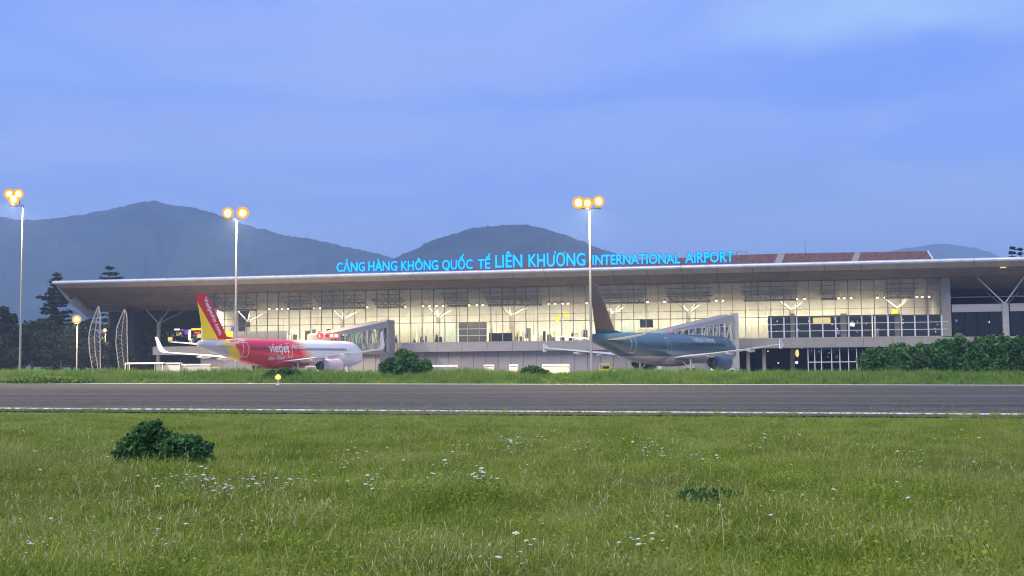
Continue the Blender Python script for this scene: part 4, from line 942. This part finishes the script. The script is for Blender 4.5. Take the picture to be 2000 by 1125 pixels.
def bush(name, label, cat, P, lobes, n, leaf, seed=1, m_=None, group=None, fillr=1.0, stem=True):
    rng = np.random.RandomState(seed); o = thing(name, label, cat, P, 0, group)
    pts = []; W = np.array([l[3] * l[4] * l[5] for l in lobes]); W = W / W.sum()
    for i, l in enumerate(lobes):
        k = int(n * W[i]); d = rng.normal(size=(k, 3)); d /= np.linalg.norm(d, axis=1)[:, None]
        r_ = rng.random(k) ** .33; clump = np.array([mnoise.noise(Vector(tuple(x * 2.3 + i))) for x in d]) * .28
        p = d * (r_ * (1 + clump))[:, None] * np.array(l[3:6]) + np.array(l[:3]); pts.append(p)
    p = np.vstack(pts); p = p[p[:, 2] > -.1]
    me = leaf_mesh('foliage', p, leaf * np.exp(rng.normal(0, .38, len(p))), m_ or M['bush'], 1.6, None, rng)
    link(bpy.data.objects.new('foliage', me), o)
    if stem:
        b = MB()
        for l in lobes: b.tube((l[0] * .3, l[1] * .3, -.2), (l[0], l[1], l[2]), .03 * fillr + .02, .015, 6)
        b.build('stem', M['bark'], o, True)
    return o
def conifer(label, px, ybase, ytop, Y, width, seed, group='conifers by the terminal', gap=.0, lean=0.0):
    rng = np.random.RandomState(seed); B = aty(px, 700, Y); top = aty(px, ytop, Y).z; o = thing('conifer_tree', label, 'tree', (B.x, Y, 0.0), 0, group)
    b = MB(); b.tube((0, 0, -.2), (lean, 0, top * .98), top * .018 + .06, .03, 8); b.build('trunk', M['bark'], o, True)
    pts = []; sz = []; z = top * .08; br = MB()
    while z < top * .985:
        f = 1 - z / top; rad = width * (f ** .72) * (1 - math.exp(-(z / top) * 9)) * rng.uniform(.7, 1.12)
        k = rng.randint(4, 7)
        for a0 in range(k):
            an = rng.uniform(0, 6.283); ln_ = rad * rng.uniform(.65, 1.15); dr = rng.uniform(-.02, .16)
            e_ = Vector((math.cos(an) * ln_ + lean * z / top, math.sin(an) * ln_, z + ln_ * dr)); s_ = Vector((lean * z / top, 0, z))
            br.tube(s_, e_, .04, .015, 4, False)
            m_ = int(16 + ln_ * 22)
            for j in range(m_):
                t_ = rng.uniform(.12, 1.02); c = s_.lerp(e_, t_); sp = .16 + .26 * (1 - abs(t_ - .5)) * (ln_ / width + .3)
                pts.append((c.x + rng.normal() * sp, c.y + rng.normal() * sp, c.z + rng.normal() * .13)); sz.append(rng.uniform(.16, .42))
        z += max(.25, top * .032 * rng.uniform(.8, 1.3)) + gap * rng.random() * .6
    br.build('branches', M['bark'], o); me = leaf_mesh('crown', pts, sz, M['conifer'], 2.2, .35, rng); link(bpy.data.objects.new('crown', me), o); return o
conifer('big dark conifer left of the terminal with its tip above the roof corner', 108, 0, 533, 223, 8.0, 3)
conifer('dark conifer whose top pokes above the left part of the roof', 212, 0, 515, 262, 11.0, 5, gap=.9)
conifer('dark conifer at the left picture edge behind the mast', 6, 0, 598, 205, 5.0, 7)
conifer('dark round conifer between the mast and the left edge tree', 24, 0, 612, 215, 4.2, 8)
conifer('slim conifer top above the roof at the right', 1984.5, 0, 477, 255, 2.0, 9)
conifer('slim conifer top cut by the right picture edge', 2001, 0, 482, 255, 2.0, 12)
rq = np.random.RandomState(9)
def broad(label, px, ytop, Y, w_, seed):
    B = aty(px, 700, Y); top = aty(px, ytop, Y).z; rng = np.random.RandomState(seed); o = thing('broadleaf_tree', label, 'tree', (B.x, Y, 0), 0, 'dark trees left of the terminal')
    b = MB(); b.tube((0, 0, -.2), (0.2, 0, top * .6), .25, .12, 8)
    lobes = [(rng.uniform(-w_, w_) * .6, rng.uniform(-1, 1) * 1.5, top * rng.uniform(.35, .8), w_ * rng.uniform(.35, .6), w_ * .5, top * rng.uniform(.14, .24)) for _ in range(9)]
    for l in lobes[:5]: b.tube((0.1, 0, top * .35), l[:3], .09, .03, 6)
    b.build('trunk', M['bark'], o, True); pts = []
    for l in lobes:
        k = 700; d = rng.normal(size=(k, 3)); d /= np.linalg.norm(d, axis=1)[:, None]; pts.append(d * (rng.random(k) ** .4)[:, None] * np.array(l[3:6]) + np.array(l[:3]))
    p = np.vstack(pts); me = leaf_mesh('crown', p, rng.uniform(.2, .5, len(p)), M['conifer'], 1.5, None, rng); link(bpy.data.objects.new('crown', me), o)
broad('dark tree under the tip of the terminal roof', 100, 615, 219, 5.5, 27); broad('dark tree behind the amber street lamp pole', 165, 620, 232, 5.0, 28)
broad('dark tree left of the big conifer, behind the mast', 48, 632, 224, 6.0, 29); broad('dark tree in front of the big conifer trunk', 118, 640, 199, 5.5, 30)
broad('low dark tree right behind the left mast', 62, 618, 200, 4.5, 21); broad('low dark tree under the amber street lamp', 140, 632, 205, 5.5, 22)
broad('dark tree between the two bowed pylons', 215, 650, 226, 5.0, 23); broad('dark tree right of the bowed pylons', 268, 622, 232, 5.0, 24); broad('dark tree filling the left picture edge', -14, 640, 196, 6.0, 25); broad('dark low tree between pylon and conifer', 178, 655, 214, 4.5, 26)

# shrubs on the verge
def P_on(px, Y): q = aty(px, 700, Y); return Vector((q.x, Y, gz(q.x, Y)))
Yb = 118
P = P_on(790, Yb); bush('round_bush', 'round dark green bush in the verge between the two airliners', 'bush', P, [(0, 0, 1.0, 1.9, 1.3, 1.3), (-1.4, 0, .9, 1.3, 1.1, 1.1), (1.7, 0, .8, 1.2, 1.0, 1.0), (.1, .1, 2.1, 1.2, .9, .7), (-.4, 0, 2.5, .5, .5, .5), (2.2, 0, 1.3, .6, .6, .5)], 9000, .16, 31)
def hedge(label, px0, px1, ytop0, ytop1, Y, seed, group='leafy shrubs along the right verge'):
    P = P_on((px0 + px1) / 2, Y); rng = np.random.RandomState(seed); w_ = (px1 - px0) * Y / F / 2; lob = []
    for i in range(10):
        q = rng.uniform(-1, 1); topz = aty((px0 + px1) / 2, ytop0 + (ytop1 - ytop0) * (q + 1) / 2, Y).z - P.z
        h_ = topz * rng.uniform(.3, .46); lob.append((q * w_ * .9, rng.uniform(-.8, .8), topz - h_ * rng.uniform(.9, 1.45), w_ * rng.uniform(.22, .42), 1.2, h_))
    for i in range(3): lob.append((rng.uniform(-1, 1) * w_ * .8, -.4, .7, w_ * .5, 1.2, 1.0))
    bush('leafy_shrub', label, 'shrub', P, lob, 12000, .2, seed, None, group)
hedge('low leafy shrub at the left end of the right hand hedge, before the glazed lobby', 1680, 1762, 684, 672, 118, 41); hedge('leafy shrub in the hedge below the doorway with a standing figure', 1745, 1835, 667, 668, 119, 42)
hedge('leafy shrub in the hedge below the end of the lit hall', 1815, 1888, 668, 656, 118, 43); hedge('tall leafy shrub below the dark open deck', 1862, 1940, 655, 655, 119, 44); hedge('tall leafy shrub below the concrete deck column', 1920, 1995, 654, 656, 118, 45); hedge('tall leafy shrub cut by the right picture edge', 1975, 2060, 656, 655, 119, 46)
P = P_on(1040, 116); bush('small_bush', 'small low bush in the verge beside the white carts', 'bush', P, [(0, 0, .5, 1.2, .8, .65), (.9, 0, .3, .9, .7, .5)], 2500, .15, 51)
P = P_on(560, 114); bush('small_bush', 'dark scrubby bush in the verge under the red airliner wing', 'bush', P, [(0, 0, .45, 1.6, .8, .65), (-1.4, 0, .3, .9, .7, .6)], 3000, .15, 52)
P = P_on(80, 112); bush('low_weed_clump', 'pale low weed mound on the verge at the left', 'weeds', P, [(0, 0, .3, 3.2, 1.2, .45), (3, 0, .2, 2, 1, .4), (-3, 0, .2, 2, 1, .45)], 3500, .16, 53, M['weed'])

# foreground bush
def G(px, py): 
    q = gray(px, py); return Vector((q.x, q.y, gz(q.x, q.y)))
P = G(310, 918); k_ = P.y / F
def lb(dx, dz, rx, rz): return (dx * k_ * 1.06, random.uniform(-.15, .15), dz * k_ * 1.12 + .04, rx * k_ * 1.1, .45, rz * k_ * 1.1)
bush('meadow_bush', 'dark green bush standing alone in the meadow in front of the runway', 'bush', P, [lb(-20, 45, 44, 22), lb(-40, 28, 38, 24), lb(40, 30, 45, 22), lb(-22, 62, 20, 15), lb(70, 25, 22, 18), lb(-66, 22, 16, 18), lb(10, 14, 70, 16), lb(55, 46, 22, 8), lb(92, 12, 10, 9), lb(-12, 72, 9, 8), lb(-52, 46, 12, 9), lb(30, 48, 14, 8), lb(84, 30, 9, 12)], 16000, .040, 61)
P = G(1382, 985); bush('dark_weed_patch', 'low dark leafy weed patch beside the tall grass stalk', 'weeds', P, [(0, 0, .10, .46, .5, .13), (-.2, 0, .10, .3, .4, .13), (.3, 0, .09, .3, .4, .10)], 900, .038, 62, None, None, .3)
# ------------------------------------------------------------------ grass
lib = {}
def tuft(name, n, h, spread, wid, m_, seed, bend=.5, heads=0):
    rng = np.random.RandomState(seed); V = []; Fc = []; tint = []
    for i in range(n):
        a_ = rng.uniform(0, 6.283); r_ = spread * math.sqrt(rng.random()); x, y = r_ * math.cos(a_), r_ * math.sin(a_)
        hh = h * rng.uniform(.45, 1.1); d = rng.uniform(0, 6.283); bd = bend * hh * rng.uniform(.1, 1); dx, dy = math.cos(d), math.sin(d); sx, sy = -dy, dx; w_ = wid * rng.uniform(.6, 1.3)
        base = len(V)
        for t_, ww in ((0, 1), (.45, .8), (.8, .5)):
            cx, cy_, cz = x + dx * bd * t_ ** 2, y + dy * bd * t_ ** 2, hh * t_ * (1 - .12 * t_)
            V += [(cx - sx * w_ * ww / 2, cy_ - sy * w_ * ww / 2, cz), (cx + sx * w_ * ww / 2, cy_ + sy * w_ * ww / 2, cz)]
        V.append((x + dx * bd, y + dy * bd, hh * .88)); tt = rng.random() ** 1.3
        Fc += [(base, base + 1, base + 3, base + 2), (base + 2, base + 3, base + 5, base + 4), (base + 4, base + 5, base + 6)]; tint += [tt] * 3
    me = bpy.data.meshes.new(name); me.from_pydata(V, [], Fc); at = me.attributes.new('tint', 'FLOAT', 'FACE'); at.data.foreach_set('value', np.array(tint, dtype=np.float32)); me.materials.append(m_)
    return bpy.data.objects.new(name, me)
def coll(name, obs):
    c = bpy.data.collections.new(name)
    for o in obs: c.objects.link(o)
    return c
def scatter(name, label, cat, pts, scl, collection, tilt=.18, kind='stuff'):
    me = bpy.data.meshes.new(name); n = len(pts); me.vertices.add(n); me.vertices.foreach_set('co', np.asarray(pts, dtype=np.float32).ravel())
    a_ = me.attributes.new('scl', 'FLOAT', 'POINT'); a_.data.foreach_set('value', np.asarray(scl, dtype=np.float32))
    rot = np.column_stack([np.random.normal(0, tilt, n), np.random.normal(0, tilt, n), np.random.uniform(0, 6.283, n)]).astype(np.float32)
    a_ = me.attributes.new('rot', 'FLOAT_VECTOR', 'POINT'); a_.data.foreach_set('vector', rot.ravel())
    o = bpy.data.objects.new(name, me); link(o); tag(o, label, cat, None, kind)
    ng = bpy.data.node_groups.new(name + '_nodes', 'GeometryNodeTree'); ng.interface.new_socket('Geometry', in_out='INPUT', socket_type='NodeSocketGeometry'); ng.interface.new_socket('Geometry', in_out='OUTPUT', socket_type='NodeSocketGeometry')
    gi = N(ng, 'NodeGroupInput'); go = N(ng, 'NodeGroupOutput'); ip = N(ng, 'GeometryNodeInstanceOnPoints'); ci = N(ng, 'GeometryNodeCollectionInfo'); ci.inputs['Collection'].default_value = collection; ci.inputs['Separate Children'].default_value = True; ci.inputs['Reset Children'].default_value = True
    s1 = N(ng, 'GeometryNodeInputNamedAttribute', data_type='FLOAT'); s1.inputs['Name'].default_value = 'scl'; s2 = N(ng, 'GeometryNodeInputNamedAttribute', data_type='FLOAT_VECTOR'); s2.inputs['Name'].default_value = 'rot'
    ng.links.new(gi.outputs[0], ip.inputs['Points']); ng.links.new(ci.outputs[0], ip.inputs['Instance']); ip.inputs['Pick Instance'].default_value = True
    ng.links.new(s1.outputs['Attribute'], ip.inputs['Scale']); er = N(ng, 'FunctionNodeEulerToRotation'); ng.links.new(s2.outputs['Attribute'], er.inputs[0]); ng.links.new(er.outputs[0], ip.inputs['Rotation']); ng.links.new(ip.outputs[0], go.inputs[0])
    md = o.modifiers.new('scatter', 'NODES'); md.node_group = ng; return o
def leafy(name, seed, h):
    rng = np.random.RandomState(seed); n = 70; p = np.column_stack([rng.normal(0, .10, n), rng.normal(0, .10, n), rng.uniform(.04, h, n)])
    return bpy.data.objects.new(name, leaf_mesh(name, p, rng.uniform(.018, .038, n), M['grass'], 1.5, .6, rng))
tf = coll('grass_tufts', [tuft('tuft_a', 46, .26, .17, .0075, M['grass'], 1), tuft('tuft_b', 40, .34, .15, .0075, M['grass'], 2, .7), tuft('tuft_c', 50, .20, .20, .009, M['grass'], 3, .4), tuft('tuft_d', 36, .42, .14, .006, M['grass'], 4, .8), tuft('tuft_e', 44, .24, .2, .010, M['grass'], 5, 1.0), leafy('tuft_f', 6, .16), leafy('tuft_g', 7, .26), tuft('tuft_h', 60, .16, .22, .011, M['grass'], 8, 1.2)])
def field(n, y0, y1, half_tan, dens_pow):
    u_ = np.random.random(n * 2); y = y0 * (y1 / y0) ** u_ if dens_pow else y0 + (y1 - y0) * u_
    x = (np.random.random(n * 2) * 2 - 1) * (y * half_tan + 1.2); ok = np.array([yy < near_y(xx) - 1.35 + 1.0 * mnoise.noise(Vector((xx * .5, 0, 7))) for xx, yy in zip(x, y)])
    x, y = x[ok][:n], y[ok][:n]; return x, y
x, y = field(95000, 8.5, 52, .50, True)
bare = np.array([mnoise.noise(Vector((a_ * .35, c_ * .22, 1.7))) for a_, c_ in zip(x, y)])
scl = np.random.uniform(.65, 1.25, len(x)) * (1 + .45 * bare) * np.interp(y, [8, 20, 32, 46], [.66, .66, .50, .30])
zz = np.array([gz(a_, c_) for a_, c_ in zip(x, y)])
scatter('meadow_grass', 'wild green meadow grass covering the whole foreground', 'grass', np.column_stack([x, y, zz - .01]), scl, tf, .30)
# rough taller clumps
x, y = field(9000, 9.0, 48, .49, True); nn = np.array([mnoise.noise(Vector((a_ * .55, c_ * .4, 21))) + .5 * mnoise.noise(Vector((a_ * 1.7, c_ * 1.3, 3))) for a_, c_ in zip(x, y)]); ok = (nn > .22) & (y < 38); x, y, nn = x[ok], y[ok], nn[ok]
scatter('grass_clumps', 'rough taller clumps of grass standing out of the meadow', 'grass', np.column_stack([x, y, [gz(a_, c_) for a_, c_ in zip(x, y)]]), np.random.uniform(.8, 1.05, len(x)) * (.75 + nn * .7), tf, .3)
# grass edging that laps over the runway shoulder
x = np.random.uniform(-30, 30, 2200); y = near_y(x) - 1.9 + np.abs(np.random.normal(0, 1.0, 2200)) * np.where(np.random.random(2200) < .12, 5, 1); y = np.minimum(y, near_y(x) + 14); zz = np.array([zg(a_, c_) + .05 for a_, c_ in zip(x, y)])
scatter('runway_edge_grass', 'thin grass creeping over the near edge of the runway', 'grass', np.column_stack([x, y, zz]), np.random.uniform(.12, .55, len(x)), tf)
# grass standing against the foreground bush
B0 = G(310, 918); x = B0.x + np.random.uniform(-1.3, 1.3, 260); y = B0.y + np.random.uniform(-.75, .1, 260)
scatter('bush_foot_grass', 'longer grass growing up round the foot of the meadow bush', 'grass', np.column_stack([x, y, [gz(a_, c_) for a_, c_ in zip(x, y)]]), np.random.uniform(.5, .95, 260), tf)
# far verge
tv = coll('verge_tufts', [tuft('vt_a', 44, .85, .42, .030, M['weed'], 11, .6), tuft('vt_b', 40, .62, .5, .036, M['weed'], 12, .9), tuft('vt_c', 34, 1.0, .34, .026, M['weed'], 13, .5)])
nv = 15000; x = np.random.uniform(-85, 85, nv); q = 22 * np.random.random(nv) ** 1.4; y = far_y(x) - .35 + q; zz = np.array([gz(a_, c_) for a_, c_ in zip(x, y)])
hv = np.array([1 + .5 * mnoise.noise(Vector((a_ * .12, c_ * .12, 5))) for a_, c_ in zip(x, y)])
scatter('verge_grass', 'tall rough grass and weeds on the bank beyond the runway', 'grass', np.column_stack([x, y, zz - .03]), hv * np.random.uniform(.5, 1.0, nv) * np.interp(q, [0, 1.5, 8], [.6, 1, 1.1]), tv)
# flowers
def flower(name, seed, r_=.022, h=.3, yellow=False):
    rng = np.random.RandomState(seed); b = MB(); b.tube((0, 0, 0), (.02, .01, h), .003, .002, 4, False); b.mi = 1
    for i in range(6):
        a_ = i * 1.047; b.add([(.02, .01, h), (.02 + r_ * math.cos(a_ - .35), .01 + r_ * math.sin(a_ - .35), h + .006), (.02 + 1.4 * r_ * math.cos(a_), .01 + 1.4 * r_ * math.sin(a_), h + .004), (.02 + r_ * math.cos(a_ + .35), .01 + r_ * math.sin(a_ + .35), h + .006)], [(0, 1, 2, 3)])
    b.ball((.02, .01, h + .006), (r_ * .5, r_ * .5, r_ * .35), 5)
    return bpy.data.objects.new(name, b.mesh(name, [M['weed'], M['petal']]))
M['petal'] = mat('white_petal', (.66, .66, .58), .7, var=.05)
fc = coll('flower_heads', [flower('fa', 1), flower('fb', 2, .018, .26), flower('fc', 3, .028, .33), flower('fd', 4, .014, .22)])
fp = []
clus = [(240, 888, 6), (345, 965, 10), (400, 965, 16), (440, 975, 18), (500, 965, 10), (560, 962, 14), (640, 940, 8), (685, 905, 8), (740, 968, 16), (745, 915, 6), (875, 945, 12), (935, 955, 22), (900, 915, 8), (990, 880, 22), (1050, 875, 12), (1150, 880, 10), (1260, 885, 22), (1300, 900, 14), (1370, 905, 8), (1530, 865, 5), (1780, 905, 14), (1700, 885, 6), (1240, 1108, 6), (1020, 1115, 6), (965, 1125, 5), (1275, 1090, 5), (90, 880, 4), (60, 1105, 4), (130, 815, 2), (1640, 862, 3), (1900, 870, 6), (560, 845, 6), (1450, 880, 10), (1590, 1000, 3), (300, 1075, 5)]
for cx, cy_, k in clus:
    for _ in range(int(k * 1.6)):
        p_ = gray(cx + random.gauss(0, 22), max(822, cy_ + random.gauss(0, 9)) + 12); fp.append((p_.x, p_.y, gz(p_.x, p_.y)))
for _ in range(90): p_ = gray(random.uniform(0, 2000), 835 + 280 * random.random() ** 1.5); fp.append((p_.x, p_.y, gz(p_.x, p_.y)))
scatter('wildflowers', 'small white wildflowers scattered through the meadow', 'flowers', fp, np.random.uniform(.6, 1.2, len(fp)), fc)
# dry straw stalks
def stalk(name, seed, h, wid=.004):
    rng = np.random.RandomState(seed); b = MB(); p_ = Vector((0, 0, 0)); d = Vector((rng.normal() * .12, rng.normal() * .12, 1))
    for i in range(4):
        q_ = p_ + d.normalized() * h / 4; b.tube(p_, q_, wid * (1 - i * .2), wid * (.8 - i * .2), 4, False); p_ = q_; d += Vector((rng.normal() * .2, rng.normal() * .2, -.08))
    b.loft([[p_ + Vector((wid * 2 * a_, wid * 2 * c_, t_ * .07)) for a_, c_ in ((-k__, 0), (0, -k__), (k__, 0), (0, k__))] for t_, k__ in ((-.2, .3), (.4, 1), (1, .1))])
    return bpy.data.objects.new(name, b.mesh(name, M['straw']))
M['straw'] = mat('straw', (.42, .38, .20), .8, var=.25)
sc_ = coll('stalks', [stalk('sa', 1, .5), stalk('sb', 2, .42), stalk('sc', 3, .6), stalk('sd', 4, .36)])
x, y = field(6500, 9.5, 50, .49, True); nn = np.array([mnoise.noise(Vector((a_ * .3, c_ * .18, 9))) for a_, c_ in zip(x, y)]); ok = nn > -.05; x, y = x[ok], y[ok]
scatter('dry_stalks', 'thin straw coloured seed stalks in the meadow grass', 'grass', np.column_stack([x, y, [gz(a_, c_) for a_, c_ in zip(x, y)]]), np.random.uniform(.35, .95, len(x)), sc_, .35)
# the one tall stalk
P = G(1414, 1092); top = aty(1405, 950, P.y); o = thing('tall_stalk', 'single tall pale grass stalk standing above the meadow right of centre', 'stalk', P)
b = MB(); tv_ = top - P; prev = Vector((0, 0, 0))
for i in range(8):
    t_ = (i + 1) / 8; c = Vector((tv_.x * t_, 0, tv_.z * t_)) + Vector((.01 * math.sin(t_ * 4), 0, 0)); b.tube(prev, c, .007 * (1.15 - t_ * .7), .007 * (1.15 - (t_ + .12) * .7), 6); prev = c
b.build('stem', M['straw'], o, True)
b = MB(); b.tube((-.003, 0, .08), (.10, .0, .28), .004, .002, 4); b.tube((.0, 0, .05), (-.12, .02, .2), .004, .002, 4); b.build('side_blade', M['weed'], o)

# ------------------------------------------------------------------ runway edge light
P = gray(543, 752.5); P.z = zg(P.x, P.y) + .05
o = thing('runway_edge_light', 'small amber runway edge light glowing at the far edge of the runway', 'runway light', P)
b = MB(); b.lathe([(.14, 0), (.14, .05), (.05, .08), (.045, .42), (.12, .46), (.12, .52)], 12); b.build('stand', M['white_metal'], o, True)
b = MB(); b.lathe([(.17, .52), (.24, .62), (.22, .80), (.10, .92), (.02, .95)], 14); b.build('lamp_glass', emat('amber_lamp', (1.0, .50, .06), 4.5), o, True)

# ------------------------------------------------------------------ apron vehicles and carts
def wheel(parent, x, y, r_=.32):
    b = MB(); b.lathe([(r_ * .6, -.11), (r_, -.09), (r_, .09), (r_ * .6, .11)], 14, (x, y, r_), 'y'); b.build('wheel', M['black'], parent, True)
def cart(label, px, Y, Lc, h, m_, canopy=True, rz=0.0, zb=.03, group='baggage carts on the apron'):
    q = aty(px, 700, Y); o = thing('baggage_cart', label, 'cart', (q.x, Y, zb), rz, group)
    b = MB(); b.box(-Lc / 2, Lc / 2, -.8, .8, .5, .68); b.bar((Lc / 2, 0, .55), (Lc / 2 + .8, 0, .35), .08, .08); b.build('bed', m_, o)
    for xx in (-Lc / 2 + .4, Lc / 2 - .4):
        for yy in (-.7, .7): wheel(o, xx, yy, .26)
    if Lc < 4.5:
        b = MB(); b.box(-Lc / 2 + .15, Lc / 2 - .15, -.7, .7, .7, h - .12); b.build('load', M['vehicle_white'] if Lc < 3 else M['cream'], o)
    for xx in (-Lc / 2 + .05, Lc / 2 - .05):
        for yy in (-.76, .76):
            b = MB(); b.bar((xx, yy, .68), (xx, yy, h), .07, .07); b.build('post', m_, o)
    if canopy:
        b = MB(); b.loft([[Vector((x_, y_ * .82, h + z_)) for y_, z_ in ((-1, 0), (-.7, .13), (0, .2), (.7, .13), (1, 0), (.7, .06), (0, .12), (-.7, .06))] for x_ in (-Lc / 2, Lc / 2)]); b.build('canopy', m_, o)
    return o
cart('white canopied baggage cart at the left below the airliner wing', 285, 150, 5.0, 2.35, M['vehicle_white']); cart('second white baggage cart, right of the leftmost cart', 330, 151, 3.4, 2.3, M['vehicle_white'])
cart('long low white cart near the red airliner main gear', 385, 153, 4.0, 2.1, M['vehicle_white'])
cart('white cart on the apron just right of the round bush', 860, 150, 4.6, 1.65, M['vehicle_white']); cart('small white cart left of the small low bush', 1003, 150, 1.2, 1.65, M['vehicle_white'], True)
cart('wide white cart right of the small low bush', 1085, 150, 3.6, 1.65, M['vehicle_white']); cart('narrow white cart further left of the small low bush', 955, 152, 1.4, 1.65, M['vehicle_white'])
def tug(label, px, Y, m_, lamps, rz=0.0):
    q = aty(px, 700, Y); o = thing('apron_tug', label, 'tug', (q.x, Y, .03), rz, None)
    b = MB(); b.loft([[Vector((x_, y_, z_)) for x_, z_ in ((-1.5, .4), (1.5, .4), (1.5, .95), (.5, 1.1), (.3, 1.15), (-1.5, 1.15))] for y_ in (-.75, .75)]); b.build('body', m_, o)
    b = MB(); b.box(-1.3, .1, -.7, .7, 1.75, 1.85); 
    for xx in (-1.25, .05):
        for yy in (-.66, .66): b.bar((xx, yy, 1.15), (xx, yy, 1.75), .07, .07)
    b.build('cab_roof', m_, o)
    b = MB(); b.box(-.9, -.4, -.4, .4, 1.16, 1.5); b.build('seat', M['black'], o)
    for xx in (-1, 1):
        for yy in (-.72, .72): wheel(o, xx, yy, .4)
    for sx_, sy_ in lamps:
        b = MB(); b.ball((sx_, sy_, .85), .17, 8); b.build('headlight', M['white_lit'], o, True)
    return o
tug('white apron tug with lit lamps under the teal airliner nose', 1412, 160, M['vehicle_white'], ((-1.52, -.5), (-1.52, .5), (-.9, -.8)), .3)
tug('yellow apron tug parked under the red airliner tail', 429, 150, M['vehicle_yellow'], (), .1)
t3 = tug('small yellow tug with warm lamp beside the teal airliner tail mast', 1186, 150, M['vehicle_yellow'], ((.3, -.8), (1.5, .5)), 1.2)
tug('white tug beneath the red airliner forward belly', 615, 160, M['vehicle_white'], ((.9, -.8),), .2)

# ------------------------------------------------------------------ people in the hall
def person(label, px, s, z, shirt, trouser, arms, rz=0, hgt=1.7):
    q = bl(px, 650, s); o = thing('person', label, 'person', tow(q.x, s, z), rz, None)
    me = bpy.data.meshes.new('body'); k = hgt / 1.7
    V = [(0, 0, .95), (0, 0, 1.15), (0, 0, 1.38), (0, -.01, 1.50), (0, -.02, 1.62), (.10, 0, .88), (.11, .02, .48), (.12, 0, .08), (.12, -.12, .03), (-.10, 0, .88), (-.11, .02, .48), (-.12, 0, .08), (-.12, -.12, .03), (.19, 0, 1.38), (-.19, 0, 1.38)]
    E = [(0, 1), (1, 2), (2, 3), (3, 4), (0, 5), (5, 6), (6, 7), (7, 8), (0, 9), (9, 10), (10, 11), (11, 12), (2, 13), (2, 14)]
    Rr = [.16, .14, .16, .055, .10, .095, .065, .045, .04, .095, .065, .045, .04, .06, .06]
    for sd, root_ in ((1, 13), (-1, 14)):
        if arms == 'up': el_, ha = (sd * .30, -.18, 1.32), (sd * .10, -.36, 1.56)
        elif arms == 'out': el_, ha = (sd * .28, -.1, 1.14), (sd * .2, -.35, 1.1)
        else: el_, ha = (sd * .25, .02, 1.12), (sd * .26, -.06, .86)
        i0 = len(V); V += [el_, ha, (ha[0], ha[1] - .05, ha[2] + (.07 if arms == 'up' else -.08))]; E += [(root_, i0), (i0, i0 + 1), (i0 + 1, i0 + 2)]; Rr += [.045, .032, .035]
    me.from_pydata([(a_ * k, c_ * k, d_ * k) for a_, c_, d_ in V], E, []); bmq = bmesh.new(); bmq.from_mesh(me); ly = bmq.verts.layers.skin.verify(); bmq.verts.ensure_lookup_table()
    for i, r_ in enumerate(Rr): bmq.verts[i][ly].radius = (r_ * k, r_ * k)
    bmq.verts[0][ly].use_root = True; bmq.to_mesh(me); bmq.free()
    ob = bpy.data.objects.new('body', me); link(ob, o); ob.modifiers.new('skin', 'SKIN'); ss = ob.modifiers.new('sub', 'SUBSURF'); ss.levels = 1; ss.render_levels = 1
    m = bpy.data.materials.new('person_clothes'); m.use_nodes = True; t = m.node_tree; p = t.nodes['Principled BSDF']; tcn = N(t, 'ShaderNodeTexCoord'); s_ = N(t, 'ShaderNodeSeparateXYZ'); t.links.new(tcn.outputs['Object'], s_.inputs[0])
    mr = N(t, 'ShaderNodeMapRange'); mr.inputs['From Max'].default_value = 2.0; t.links.new(s_.outputs['Z'], mr.inputs[0]); r = N(t, 'ShaderNodeValToRGB'); r.color_ramp.interpolation = 'CONSTANT'; e_ = r.color_ramp.elements
    e_[0].position = 0; e_[0].color = trouser + (1,); e_[1].position = .48 * k; e_[1].color = shirt + (1,); x_ = e_.new(.735 * k); x_.color = (.42, .27, .19, 1); x_ = e_.new(.835 * k); x_.color = (.02, .015, .012, 1)
    t.links.new(mr.outputs[0], r.inputs[0]); t.links.new(r.outputs[0], p.inputs['Base Color']); me.materials.append(m)
    b = MB(); b.ball((0, .015 * k, 1.64 * k), (.09 * k, .105 * k, .10 * k), 8); b.build('hair', M['black'], o, True)
    b = MB(); b.ball((0, -.10 * k, 1.585 * k), (.016, .022, .022), 5); b.build('nose', M['skin'], o, True)
FZ = ZS - .03
person('standing person in white clothes with raised arms in the lit doorway', 1714, 8.35, FZ, (.75, .74, .70), (.70, .70, .66), 'up')
person('person in dark clothes standing at the bright glass right of the left boarding bridge', 768, 8.5, FZ, (.05, .05, .06), (.04, .04, .05), 'down', .4)
person('shorter person in grey standing beside the dark-clothed one at the glass', 773.5, 8.5, FZ, (.25, .24, .22), (.05, .05, .07), 'out', -.5, 1.6)
person('person in dark clothes by the pale partition left of the centre column', 853, 8.5, FZ, (.02, .02, .03), (.03, .03, .04), 'down', 1.0, 1.75)
person('person in pale shirt leaning near the warm display cases', 1010, 8.6, FZ, (.6, .58, .5), (.04, .04, .06), 'out', .8)
person('person in blue standing at the right end of the display cases', 1142, 8.6, FZ, (.05, .12, .35), (.05, .05, .06), 'down', -.4)
person('person in red by the display cases right of the centre column', 1118, 8.6, FZ, (.35, .05, .05), (.04, .04, .05), 'down', .2)
